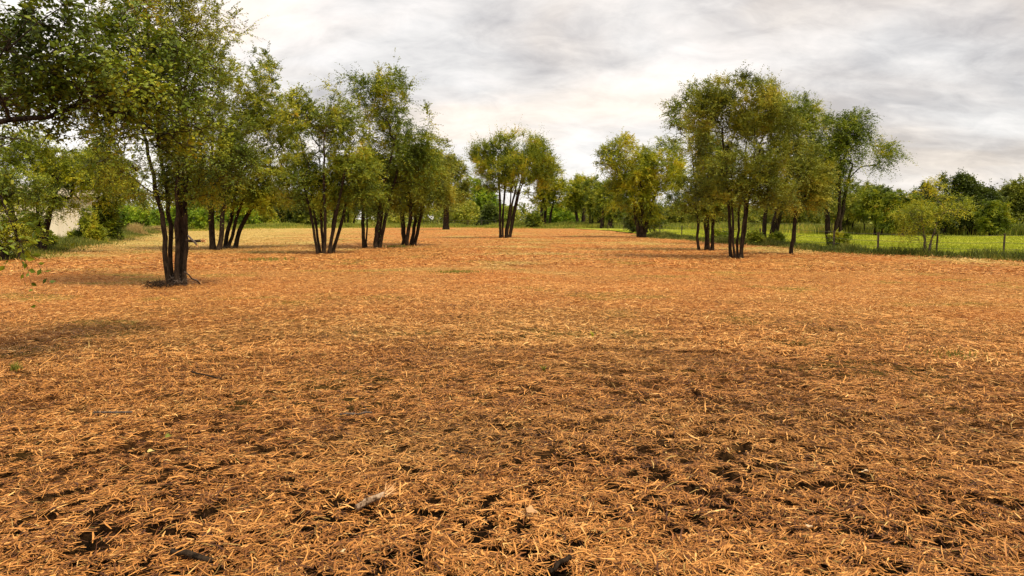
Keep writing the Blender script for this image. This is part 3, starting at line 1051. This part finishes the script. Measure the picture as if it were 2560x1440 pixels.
field_tree('elm_tree', 2085, 618, 'rightmost elm of the right group with a long spray reaching right', [
    (2100, 340, 60, 50, .8), (2140, 310, 40, 30, .4), (2060, 400, 50, 60, .7), (2150, 400, 70, 50, .8), (2220, 390, 40, 25, .22), (2090, 470, 90, 35, .9), (2170, 340, 30, 20, .12), (2060, 500, 75, 35, .9), (2140, 465, 70, 40, .8)], 116, leafm='green', group=G1,
    stems=3, base_r=0.15, spread=0.28, targets=460, gap=.46, gapscale=1.3, join_h=2.0, leaf=dict(per=8, leaves=13, size=0.095, tl=(0.5, 1.05), up=.25, droop=.45, tintoff=-.05))
field_tree('sapling', 2315, 640, 'thin scraggly sapling at the wire fence on the right', [
    (2295, 540, 50, 36, .7), (2365, 515, 58, 32, .8), (2335, 478, 40, 26, .5), (2290, 590, 60, 20, .15), (2410, 510, 30, 14, .2)], 117, leafm='yellow', cat='sapling', bark=BARK_L,
    stems=2, base_r=0.06, spread=0.04, targets=230, gap=.34, gapscale=.8, join_h=.5, rtip=.005, leaf=dict(per=5, leaves=10, size=0.06, tl=(0.3, 0.7), up=.2, droop=.3))

# shade trees and bushes of the left edge
GL = 'trees and bushes along the left edge'
field_tree('elm_tree', 84, 630, 'spreading olive tree of the left edge with two black trunks', [
    (90, 430, 140, 70, 1), (230, 460, 90, 45, .8), (60, 520, 130, 45, .7), (180, 380, 110, 50, .6), (-100, 450, 110, 110, .7), (280, 440, 50, 40, .4), (60, 380, 100, 60, .7), (160, 500, 110, 25, .6)], 120, leafm='yellow', group=GL,
    stems=3, base_r=0.15, spread=0.5, targets=560, gap=.38, gapscale=.9, join_h=1.4, leaf=dict(per=9, leaves=12, size=0.09, tl=(0.3, 0.75), tintoff=-.05))
field_tree('elm_tree', 30, 648, 'dark shaded tree at the far left behind the drooping leafy twig', [
    (10, 560, 80, 60, 1), (-90, 500, 110, 120, 1), (40, 480, 70, 50, .7)], 121, leafm='olive', group=GL,
    stems=3, base_r=0.15, spread=0.5, targets=320, gapscale=.9, join_h=.8, leaf=dict(per=8, leaves=12, size=0.09, tl=(0.3, 0.75), tintoff=-.1))
field_tree('elm_tree', 240, 600, 'mid-sized olive tree overhanging the cream shed', [
    (230, 430, 90, 50, 1), (300, 460, 60, 40, .8), (170, 435, 70, 36, .6), (330, 500, 40, 25, .3)], 122, leafm='olive', group=GL,
    stems=3, base_r=0.2, spread=0.6, targets=380, gap=.38, gapscale=1.4, join_h=3.0, leaf=dict(per=9, leaves=12, size=0.14, tl=(0.5, 1.0)))


def bush(px, py, label, lobes, seed, leafm, group=GL, name='bush', cat='bush', targets=150, size=None, per=9, leaves=11, depth=0.9, **kw):
    bb = G(px, py)
    D = bb[1]
    size = size or 0.0021 * D + 0.015
    tlm = max(0.2, D * 0.010)
    return field_tree(name, px, py, label, lobes, seed, group=group, cat=cat, leafm=leafm, depth=depth, stems=4, base_r=max(0.03, D * 0.0011), spread=max(.15, D * .006), targets=targets,
                      gap=kw.pop('gap', .34), gapscale=max(.5, D * .02), join_h=0.05, stubs=0, step=max(.25, D * .008), rtip=max(.005, D * .00015), minr=0.006,
                      leaf=dict(per=per, leaves=leaves, size=size, tl=(tlm * .5, tlm * 1.1), **kw))


bush(130, 622, 'dark green bush left of the shed wall', [(112, 600, 22, 24), (80, 572, 28, 34)], 130, 'green')
bush(205, 606, 'grassy green bush against the right end of the shed wall', [(220, 558, 12, 36), (196, 594, 24, 12), (236, 588, 22, 20)], 131, 'olive', up=.8)
bush(275, 600, 'dark rounded bush with brown dead foliage beside the shed', [(258, 530, 34, 44), (285, 575, 24, 24), (245, 570, 34, 30)], 132, 'green')
bush(360, 578, 'bright green bush glowing behind the dry tall grass', [(330, 548, 42, 24), (385, 550, 32, 20), (300, 540, 20, 20)], 133, 'fresh')
bush(440, 574, 'bright green bush seen between the near elm trunks', [(450, 545, 40, 24), (500, 550, 30, 20)], 134, 'fresh')
# clump of tall dry grass at the field's left edge
bb = G(337, 588)
rr_ = np.random.default_rng(135)
nn = 1400
gx, gy = rr_.normal(0, 0.55, nn), rr_.normal(0, 0.4, nn)
tgc = empty('dry_grass_clump', bb, 'tall tan dry grass clump at the left field edge', 'grass clump')
blades('blades', gx, gy, rr_.uniform(0.5, 1.35, nn) * np.exp(-(gx / 1.0) ** 2), 0.035, M_TANGRASS, 136, lean=.25, parent=tgc)
bb = G(395, 580)
nn = 1600
gx, gy = rr_.normal(0, 1.2, nn), rr_.normal(0, 0.6, nn)
tgc = empty('dry_grass_clump', bb, 'low pale dry grass heap right of the tall tan clump', 'grass clump')
blades('blades', gx, gy, rr_.uniform(0.2, 0.9, nn) * np.exp(-(gx / 1.9) ** 2), 0.05, M_TANGRASS, 137, lean=.7, parent=tgc)

# shrubs and trees at the far end
GB = 'bushes and trees behind the far end of the field'
bush(645, 566, 'yellow-green bush far behind the twin-trunked elms', [(640, 530, 40, 32), (665, 550, 40, 16)], 140, 'yellow', GB)
bush(590, 568, 'low light green bush beyond the mown field at left', [(600, 545, 40, 20)], 141, 'fresh', GB)
bush(715, 565, 'dark green mounded tree left of the fanned trunks', [(700, 515, 48, 42), (745, 530, 36, 30)], 142, 'dark', GB, targets=220)
bush(770, 565, 'grey-green bush seen behind the fanned trunks', [(775, 530, 40, 30)], 143, 'brownish', GB)
bush(560, 565, 'dark leafy tree behind the far bushes at left', [(540, 500, 70, 50), (600, 500, 50, 40), (480, 505, 50, 40)], 144, 'green', GB, targets=260)
bush(870, 566, 'dark-stemmed olive tree seen under the crown of the tallest left elm', [(870, 505, 50, 36), (900, 490, 40, 40)], 145, 'brownish', GB, targets=200)
bush(1205, 564, 'pale green tree between the left group and the central elm', [(1200, 505, 40, 40), (1180, 480, 26, 30), (1220, 530, 36, 24)], 146, 'fresh', GB, targets=220)
bush(1226, 566, 'small dark cedar left of the central elm', [(1226, 545, 18, 18), (1226, 530, 9, 14)], 147, 'dark', GB, targets=80)
bush(1333, 570, 'little dark stump bush right of the central elm', [(1333, 552, 12, 15)], 148, 'green', GB, targets=50)
bush(1150, 562, 'olive brush far behind the single-trunked elm', [(1150, 530, 50, 28), (1090, 535, 40, 25)], 149, 'brownish', GB)
bush(1390, 566, 'light green bush far right of the central elm', [(1400, 540, 36, 20), (1420, 548, 26, 16)], 150, 'fresh', GB)
field_tree('elm_tree', 1452, 568, 'leftmost of three far elms left of the thick-trunked elm', [(1450, 480, 34, 36, 1), (1440, 510, 32, 22, .6)], 151, leafm='yellow', group=GB,
           stems=2, base_r=0.4, spread=.6, targets=240, gap=.38, gapscale=2.4, join_h=2.5, step=.8, rtip=.02, leaf=dict(per=8, leaves=11, size=0.26, tl=(0.8, 1.7)))
field_tree('elm_tree', 1488, 570, 'middle of three far elms left of the thick-trunked elm', [(1488, 490, 30, 40, 1), (1500, 520, 30, 20, .5)], 152, leafm='olive', group=GB,
           stems=2, base_r=0.4, spread=.6, targets=220, gap=.38, gapscale=2.4, join_h=2.5, step=.8, rtip=.02, leaf=dict(per=8, leaves=11, size=0.26, tl=(0.8, 1.7)))
field_tree('elm_tree', 1512, 572, 'rightmost of three far elms left of the thick-trunked elm', [(1520, 495, 30, 38, 1), (1530, 530, 30, 20, .5)], 153, leafm='olive', group=GB,
           stems=3, base_r=0.35, spread=.8, targets=220, gap=.38, gapscale=2.4, join_h=1.5, step=.8, rtip=.02, leaf=dict(per=8, leaves=11, size=0.25, tl=(0.8, 1.6), tintoff=-.08))
bush(1625, 583, 'black-green cedar bush tucked behind the thick-trunked elm', [(1625, 545, 38, 28), (1590, 555, 24, 20)], 154, 'dark', GB, targets=200)

GR = 'trees and bushes beyond the green pasture'
for i, (px, py, lab, lb, lm, tg_) in enumerate([
    (1700, 571, 'low olive brush far beyond the pasture behind the right group', [(1700, 540, 60, 22), (1640, 545, 50, 16)], 'brownish', 160),
    (1820, 573, 'brownish scrub beyond the pasture behind the nearest right elm', [(1820, 535, 70, 28), (1760, 540, 40, 20)], 'brownish', 170),
    (1960, 578, 'grey-brown thicket beyond the pasture behind the slim elm', [(1960, 530, 70, 36), (2030, 540, 40, 26)], 'brownish', 200),
    (2110, 588, 'dark trunked thicket beyond the pasture behind the rightmost group elm', [(2110, 520, 60, 46), (2160, 500, 50, 40)], 'brownish', 240),
    (2195, 590, 'olive tree beyond the pasture just right of the long spray', [(2190, 510, 46, 40), (2230, 540, 50, 34)], 'olive', 240),
    (2255, 591, 'fresh green rounded tree beyond the pasture left of the sapling', [(2255, 510, 44, 34), (2290, 540, 40, 34), (2230, 545, 40, 30)], 'green', 240),
    (2345, 590, 'dark tall tree beyond the pasture directly above the sapling', [(2340, 474, 28, 32), (2350, 530, 50, 36)], 'dark', 260),
    (2428, 590, 'dark tree with a stout trunk and tufted top right of the sapling', [(2410, 466, 26, 24), (2440, 505, 50, 34), (2410, 540, 56, 24)], 'dark', 260),
    (2482, 592, 'lower dark green bush between the two trunked trees on the far right', [(2480, 528, 34, 22), (2485, 558, 36, 24)], 'green', 160),
    (2542, 586, 'brown-green tree with a forked trunk at the right picture edge', [(2545, 490, 40, 34), (2530, 530, 40, 28), (2590, 500, 40, 40)], 'brownish', 240),
    (2650, 592, 'round dark tree just outside the right picture edge', [(2650, 510, 50, 50), (2640, 560, 50, 26)], 'green', 160),
]):
    if lab.startswith('dark tree with') or lab.startswith('brown-green tree') or lab.startswith('dark tall'):
        bb = G(px, py)
        field_tree('shade_tree', px, py, lab, lb, 160 + i, group=GR, leafm=lm, stems=1 if 'stout' in lab else 2, base_r=0.42 if 'stout' in lab else .3, spread=.35, targets=tg_, gap=.36,
                   gapscale=1.7, join_h=1.6, step=.6, rtip=.012, leaf=dict(per=9, leaves=11, size=0.2, tl=(.5, 1.1), tintoff=-.05))
    else:
        bush(px, py, lab, lb, 160 + i, lm, GR, targets=tg_)

# small weeds at the trunks
GW = 'leafy weeds at the feet of the right trees'
bush(2098, 622, 'leafy green bush at the foot of the rightmost group elm', [(2098, 602, 20, 18)], 180, 'green', GW, targets=60, up=.7)
bush(1890, 612, 'leafy weed left of the stout forked trunk', [(1885, 600, 16, 14)], 181, 'olive', GW, targets=40, up=.7)
bush(1942, 612, 'leafy weed right of the stout forked trunk', [(1942, 601, 14, 12)], 182, 'olive', GW, targets=40, up=.7)
bush(1795, 597, 'low green weed patch right of the leftmost right-group trunks', [(1797, 590, 18, 8)], 183, 'green', GW, targets=40)

# ------------------------------------------------------------------ far wood: one mass along the skyline
r = np.random.default_rng(400)
Vs, Fs, Ts, bs = [], [], [], 0
for i in range(230):
    px = r.uniform(-500, 3000)
    D = r.uniform(170, 260)
    top = 494 + 26 * r.random() - (20 if px > 2150 else 32 if 380 < px < 780 else 0)
    c = at(px, top, D)
    H = c[2]
    Wd = H * r.uniform(0.7, 1.3)
    m = 1500
    v = nrm(r.normal(size=(m, 3))) * (r.random(m) ** 0.4)[:, None]
    ctr = np.array([c[0], D, H * 0.5])
    q_ = ctr + v * np.array([Wd * .6, Wd * .6, H * 0.55])
    ok = vn3(q_ / 1.6, 7) > 0.36
    q_ = q_[ok & (q_[:, 2] > 0)]
    m = len(q_)
    ax = nrm(r.normal(size=(m, 3)))
    wv = nrm(np.cross(ax, r.normal(size=(m, 3))))
    sz = r.uniform(0.35, 0.8, (m, 1))
    Vq = np.stack([q_ - ax * sz * .5, q_ + wv * sz * .3, q_ + ax * sz * .5, q_ - wv * sz * .3], 1).reshape(-1, 3)
    Vs.append(Vq)
    Fs.append(np.arange(m * 4).reshape(-1, 4) + bs)
    bs += m * 4
    Ts.append(np.clip(r.uniform(0.25, 0.75) + r.normal(0, .15, m), 0, 1))
o = mesh('distant_woodland', np.concatenate(Vs), np.concatenate(Fs), LEAF['brownish'], attr={'tint': np.concatenate(Ts)})
tag(o, 'low far-off band of brownish green woodland along the skyline', kind='stuff')


# ------------------------------------------------------------------ shed
def boxv(x0, x1, y0, y1, z0, z1):
    v = np.array([[x0, y0, z0], [x1, y0, z0], [x1, y1, z0], [x0, y1, z0], [x0, y0, z1], [x1, y0, z1], [x1, y1, z1], [x0, y1, z1]], float)
    f = np.array([[0, 3, 2, 1], [4, 5, 6, 7], [0, 1, 5, 4], [1, 2, 6, 5], [2, 3, 7, 6], [3, 0, 4, 7]])
    return v, f


def boxes(L):
    Vs, Fs = [], []
    for i, b_ in enumerate(L):
        v, f = boxv(*b_)
        Vs.append(v)
        Fs.append(f + 8 * i)
    return np.concatenate(Vs), np.concatenate(Fs)


ms2 = NT('cream_wall')
M_WALL = ms2.out(ms2.ramp(ms2.noise(1.3, 4), [(0.3, (0.62, 0.54, 0.42)), (0.7, (0.78, 0.70, 0.57))]), rough=0.7, spec=0.2)
ms3 = NT('shed_roof')
M_ROOF = ms3.out(ms3.ramp(ms3.noise(2.0, 4), [(0.3, (0.42, 0.36, 0.27)), (0.7, (0.55, 0.48, 0.36))]), rough=0.6, spec=0.3)
sb = at(232, 560, 54)
sx, sy = sb[0], 54.0
shed = empty('shed', (sx, sy, 0), 'low cream-walled shed half hidden behind the left trees', 'shed')
shed.scale = (1.2, 1.2, 1.2)
shed.rotation_euler = (0, 0, math.radians(33))
L = [(-9, 0, 0, 6, -0.1, 2.7)] + [(-9 + 0.45 * k, -9 + 0.45 * k + 0.05, -0.02, 0.0, 0, 2.68) for k in range(20)]
v, f = boxes(L)
mesh('wall', v, f, M_WALL, shed)
rv = np.array([[-9.3, -0.35, 2.66], [0.3, -0.35, 2.66], [0.3, 3, 3.25], [-9.3, 3, 3.25], [0.3, 6.35, 2.66], [-9.3, 6.35, 2.66],
               [-9.3, -0.35, 2.76], [0.3, -0.35, 2.76], [0.3, 3, 3.35], [-9.3, 3, 3.35], [0.3, 6.35, 2.76], [-9.3, 6.35, 2.76]])
rf = np.array([[6, 7, 8, 9], [9, 8, 10, 11], [0, 3, 2, 1], [3, 5, 4, 2], [0, 1, 7, 6], [4, 5, 11, 10], [1, 2, 8, 7], [2, 4, 10, 8], [3, 0, 6, 9], [5, 3, 9, 11]])
mesh('roof', rv, rf, M_ROOF, shed)

# ------------------------------------------------------------------ wire fences
mp_ = NT('rusty_post')
M_POST = mp_.out(mp_.ramp(mp_.noise(9, 4), [(0.35, (0.035, 0.028, 0.022)), (0.65, (0.11, 0.075, 0.05))]), rough=0.8, spec=0.3)
mw_ = NT('fence_wire')
M_WIRE = mw_.out(mw_.ramp(mw_.noise(3, 2), [(0.3, (0.05, 0.045, 0.04)), (0.7, (0.12, 0.11, 0.10))]), rough=0.6, spec=0.4)


def tube_line(P, rad_, sides=5):
    P = np.array(P, float)
    n = len(P)
    V, Fq = tubes(P, np.arange(-1, n - 1), np.full(n, rad_), np.ones(n, bool), sides)
    return V, Fq


def fence(label, pts, hts, wr, wires, thick=0.03):
    root = empty('wire_fence', (*pts[0], 0), label, 'fence')
    P = np.array([[p[0] - pts[0][0], p[1] - pts[0][1]] for p in pts])
    for k, (p, h) in enumerate(zip(P, hts)):
        d = P[min(k + 1, len(P) - 1)] - P[max(k - 1, 0)]
        a = math.atan2(d[1], d[0])
        # steel post: a web with a flange on its face and a flat cap
        v, f = boxes([(-thick / 2, thick / 2, -thick * .16, thick * .16, -.2, h), (-thick * .17, thick * .17, thick * .16, thick * .9, -.2, h), (-thick * .6, thick * .6, -thick * .2, thick * .95, h, h + 0.015)])
        o = mesh('post', v, f, M_POST, root, loc=(p[0], p[1], 0))
        o.rotation_euler = (0.02 * math.sin(k * 3.1), 0.03 * math.sin(k * 1.7), a)
    for z in wires:
        Q = []
        for k in range(len(P) - 1):
            for t in np.linspace(0, 1, 6)[:-1]:
                p = P[k] * (1 - t) + P[k + 1] * t
                hh = hts[k] * (1 - t) + hts[k + 1] * t
                Q.append((p[0], p[1], z * hh - 0.03 * 4 * t * (1 - t)))
        Q.append((P[-1][0], P[-1][1], z * hts[-1]))
        v, f = tube_line(Q, wr)
        mesh('wire', v, f, M_WIRE, root, smooth=True)
    return root


fp = []
for px, py in [(2860, 656), (2700, 649), (2508, 641), (2340, 638), (2195, 634), (2085, 624), (1988, 614), (1900, 606), (1830, 600), (1765, 595), (1705, 590), (1650, 586), (1600, 582), (1560, 578.5), (1520, 575.5)]:
    fp.append(G(px, py)[:2])
fence('wire fence on thin steel posts between the straw field and the pasture', fp, [1.0, 1.0, .96, .92, .98] + [1.0 + .05 * math.sin(i * 2.3) for i in range(10)], 0.008, (0.95, 0.62, 0.34), 0.075)
fp = [G(px, py)[:2] for px, py in [(2700, 591), (2600, 590.5), (2520, 590), (2478, 589.5), (2400, 589), (2320, 589), (2240, 588.5), (2160, 588), (2080, 586), (2000, 582.5), (1930, 580), (1860, 577.5), (1800, 576)]]
fence('far fence along the back of the green pasture', fp, [1.15] * 13, 0.012, (0.95, 0.6), 0.10)
fp = [G(px, py)[:2] for px, py in [(1240, 567.4), (1205, 567.2), (1170, 567), (1135, 567), (1095, 567), (1060, 567)]]
fence('far fence behind the single-trunked elm at the end of the field', fp, [1.4] * 6, 0.014, (0.95, 0.6), 0.12)

# ------------------------------------------------------------------ things lying on the field
mb = NT('pale_bark')
M_PALE = mb.out(mb.ramp(mb.noise(30, 5, .7), [(0.40, (0.06, 0.035, 0.02)), (0.52, (0.32, 0.22, 0.14)), (0.68, (0.50, 0.40, 0.29))]), rough=0.9, spec=0.1, bump=mb.noise(60, 4), bstr=.6, bdist=.004)
ms4 = NT('split_wood')
M_SPLIT = ms4.out(ms4.ramp(ms4.noise(60, 3), [(0.3, (0.45, 0.22, 0.08)), (0.7, (0.78, 0.50, 0.24))]), rough=0.8, spec=0.15)


def log(name, label, cat, p0, p1, rad_, mat, splinter=None, seed=0, kinks=4):
    r = np.random.default_rng(seed)
    p0, p1 = np.array(p0, float), np.array(p1, float)
    root = empty(name, p0, label, cat)
    ts = np.linspace(0, 1, kinks + 2)
    P = (p1 - p0)[None, :] * ts[:, None]
    P[1:-1] += r.normal(0, rad_ * 0.45, (kinks, 3))
    P = np.concatenate([P[:1] + (P[:1] - P[1:2]) * 0.01, P, P[-1:] + (P[-1:] - P[-2:-1]) * 0.01])
    n = len(P)
    rr = rad_ * (1 + r.normal(0, .12, n))
    rr[0] = rr[-1] = 0.001
    V, Fq = tubes(P, np.arange(-1, n - 1), rr, np.ones(n, bool), 9)
    V = V + r.normal(0, rad_ * .06, V.shape)
    mesh('wood', V, Fq, mat, root, smooth=True)
    if splinter:
        Vs, Fs, b0 = [], [], 0
        ax = nrm(p1 - p0)
        for k in range(splinter):
            d = nrm(ax + r.normal(0, .45, 3) + np.array([0, 0, .25]))
            o_ = (p1 - p0) + r.normal(0, rad_ * .5, 3)
            L_ = r.uniform(2.0, 5.5) * rad_
            Pq = np.array([o_ - d * L_ * .3, o_ + d * L_ * .5, o_ + d * L_])
            v_, f_ = tubes(Pq, np.arange(-1, 2), np.array([.30, .22, .03]) * rad_, np.ones(3, bool), 4)
            Vs.append(v_)
            Fs.append(f_ + b0)
            b0 += len(v_)
        mesh('splinters', np.concatenate(Vs), np.concatenate(Fs), M_SPLIT, root)
    return root


def g3(px, py, dz=0.0):
    p = G(px, py)
    p[2] = float(height(np.array([p[0]]), np.array([p[1]]))[0]) + dz
    # height shifts where the point appears; keep it on the surface
    return p


log('broken_stick', 'pale barked broken stick with a splintered end in the foreground straw', 'stick', g3(892, 1282, .03), g3(965, 1262, .035), 0.017, M_PALE, 22, 1)
log('stick', 'dark stick lying in the straw near the bottom edge', 'stick', g3(430, 1395, .02), g3(530, 1412, .015), 0.014, BARK, None, 2)
log('stick', 'thin grey stick lying in the straw at the left', 'stick', g3(235, 1036, .028), g3(330, 1044, .03), 0.008, BARK_L, None, 3)
log('stick', 'grey stick half buried in the straw left of centre', 'stick', g3(850, 1042, .028), g3(930, 1046, .03), 0.008, BARK_L, None, 4)
log('stick', 'dark crooked stick in the straw above the left foreground', 'stick', g3(480, 942, .035), g3(560, 955, .02), 0.009, BARK, None, 5)
log('stick', 'dark twig lying in the lower right corner of the straw', 'stick', g3(1375, 1440, .02), g3(1425, 1415, .04), 0.010, BARK, None, 6)
log('stick', 'dark stick lying right of the centre hollow', 'stick', g3(1130, 1143, .03), g3(1186, 1150, .015), 0.007, BARK, None, 7)


def dead_leaf(label, px, py, size, col, seed, rz):
    r = np.random.default_rng(seed)
    m = NT('dead_leaf_' + str(seed))
    mat = m.out(m.ramp(m.noise(25, 4), [(0.35, tuple(c * .7 for c in col)), (0.65, col)]), rough=.7, spec=.2)
    # lobed outline in fan faces with a fold along the midrib
    k = 22
    th = np.linspace(0, 2 * math.pi, k, endpoint=False)
    rr = size * .5 * (1 + .16 * np.cos(th * 5 + 1) + .06 * r.normal(size=k)) * (0.78 + .3 * np.cos(th))
    X, Y = rr * np.cos(th), rr * np.sin(th) * .85
    Zf = np.abs(Y) * .45 + .08 * size * np.cos(X / size * 5) + r.normal(0, size * .02, k)
    ring1 = np.stack([X, Y, Zf], -1)
    ring0 = np.stack([X * .5, Y * .5, Zf * .45], -1)
    V = np.concatenate([ring1, ring0, [[0, 0, .02 * size]]])
    Fq = [[i, (i + 1) % k, k + (i + 1) % k, k + i] for i in range(k)] + [[k + i, k + (i + 1) % k, k + (i + 2) % k, 2 * k] for i in range(0, k, 2)]
    stem_v, stem_f = tubes(np.array([[-.42 * size, 0, .02 * size], [-.6 * size, .03 * size, .05 * size], [-.8 * size, .02 * size, .1 * size]]), np.array([-1, 0, 1]), np.full(3, .014 * size), np.ones(3, bool), 4)
    p = g3(px, py, .035)
    root = empty('dead_leaf', p, label, 'leaf', 'dead leaves on the straw', rz)
    root.rotation_euler = (r.normal(0, .2) + .35, r.normal(0, .2), rz)
    mesh('blade', V, np.array(Fq), mat, root)
    mesh('stalk', stem_v, stem_f, mat, root)


dead_leaf('curled tan dead leaf right of the splintered stick', 1324, 1306, .075, (.55, .33, .16), 1, .3)
dead_leaf('pale grey-tan dead leaf near the bottom edge left of centre', 852, 1398, .065, (.60, .48, .27), 2, 2.2)
dead_leaf('small pale dead leaf at the lower right of the straw', 2018, 1332, .055, (.62, .45, .27), 3, 1.2)
dead_leaf('yellowish dead leaf in the left foreground', 375, 1145, .055, (.62, .50, .18), 4, .9)
dead_leaf('small tan dead leaf in the right foreground above the lower right one', 2167, 1200, .055, (.60, .43, .25), 5, 2.8)
dead_leaf('small green fallen leaf left of centre', 595, 1172, .05, (.13, .17, .03), 6, 2.0)
dead_leaf('light green fallen leaf above the long straws at centre left', 418, 1107, .05, (.22, .24, .04), 7, .1)

GT = 'small green weeds sprouting through the straw'
for i, (px, py, n, rx, h, lab) in enumerate([
    (1150, 684, 420, .75, .07, 'low patch of green grass in the middle distance between the left group and the centre'),
    (1482, 852, 26, .004, .09, 'tiny bright green sprout right of the picture centre'),
    (40, 930, 50, .05, .10, 'small yellow-green weed at the left picture edge'),
    (2395, 895, 90, .35, .06, 'thin greenish patch of grass near the right picture edge'),
    (1360, 935, 30, .004, .08, 'small green weed just below the picture centre'),
    (665, 650, 300, 1.1, .12, 'green grass tuft between the yellowing elm and the fan-shaped elm'),
    (990, 616, 200, .8, .16, 'green grass tuft at the feet of the tallest left elm')]):
    r = np.random.default_rng(500 + i)
    root = empty('weed_tuft', g3(px, py, .0), lab, 'weed', GT)
    D = G(px, py)[1]
    blades('blades', r.normal(0, rx * .5, n), r.normal(0, rx * .35, n), r.uniform(.4, 1.1, n) * h, .006 + D * .0006, M_WEED if i != 1 else M_BLADE, 520 + i, lean=.6, tint=np.clip(r.normal(.6, .15, n), 0, 1), parent=root)

# broken branch stubs and brush at the nearest elm
log('broken_branch', 'broken brown branch hanging off the right side of the nearest multi-trunk elm', 'branch', at(470, 588, 17.0), at(492, 612, 16.9), .022, BARK_L, 6, 21, 2)
log('broken_branch', 'dark snapped branch sticking out level from the nearest multi-trunk elm', 'branch', at(466, 600, 17.1), at(508, 602, 16.9), .028, BARK, 14, 22, 3)
log('fallen_branch', 'fallen grey branch leaning down to the straw at the foot of the nearest multi-trunk elm', 'branch', at(462, 680, 17.2), G(500, 712) + np.array([0, 0, .03]), .02, BARK_L, 4, 23, 3)


def brush(label, px, py, n, rx, h, seed, mat):
    r = np.random.default_rng(seed)
    root = empty('brush_pile', G(px, py), label, 'brush pile')
    Vs, Fs, b0 = [], [], 0
    for k in range(n):
        c = np.array([r.normal(0, rx * .45), r.normal(0, rx * .35), r.uniform(0, h) * .6])
        d = nrm(r.normal(size=3) * np.array([1, 1, .45]))
        L_ = r.uniform(.1, .35)
        Pq = np.array([c - d * L_ / 2, c + r.normal(0, .02, 3) + [0, 0, .03], c + d * L_ / 2])
        Pq[:, 2] = np.maximum(Pq[:, 2], 0)
        v_, f_ = tubes(Pq, np.arange(-1, 2), np.array([.006, .005, .002]), np.ones(3, bool), 4)
        Vs.append(v_)
        Fs.append(f_ + b0)
        b0 += len(v_)
    mesh('twigs', np.concatenate(Vs), np.concatenate(Fs), mat, root)


brush('small pile of dark twigs left of the nearest multi-trunk elm', 396, 718, 110, .26, .2, 31, BARK)
brush('tangle of dead twigs round the foot of the nearest multi-trunk elm', 446, 713, 55, .26, .34, 32, BARK_L)
brush('low heap of twigs under the twin-trunked elm', 570, 621, 110, .5, .2, 33, BARK_L)
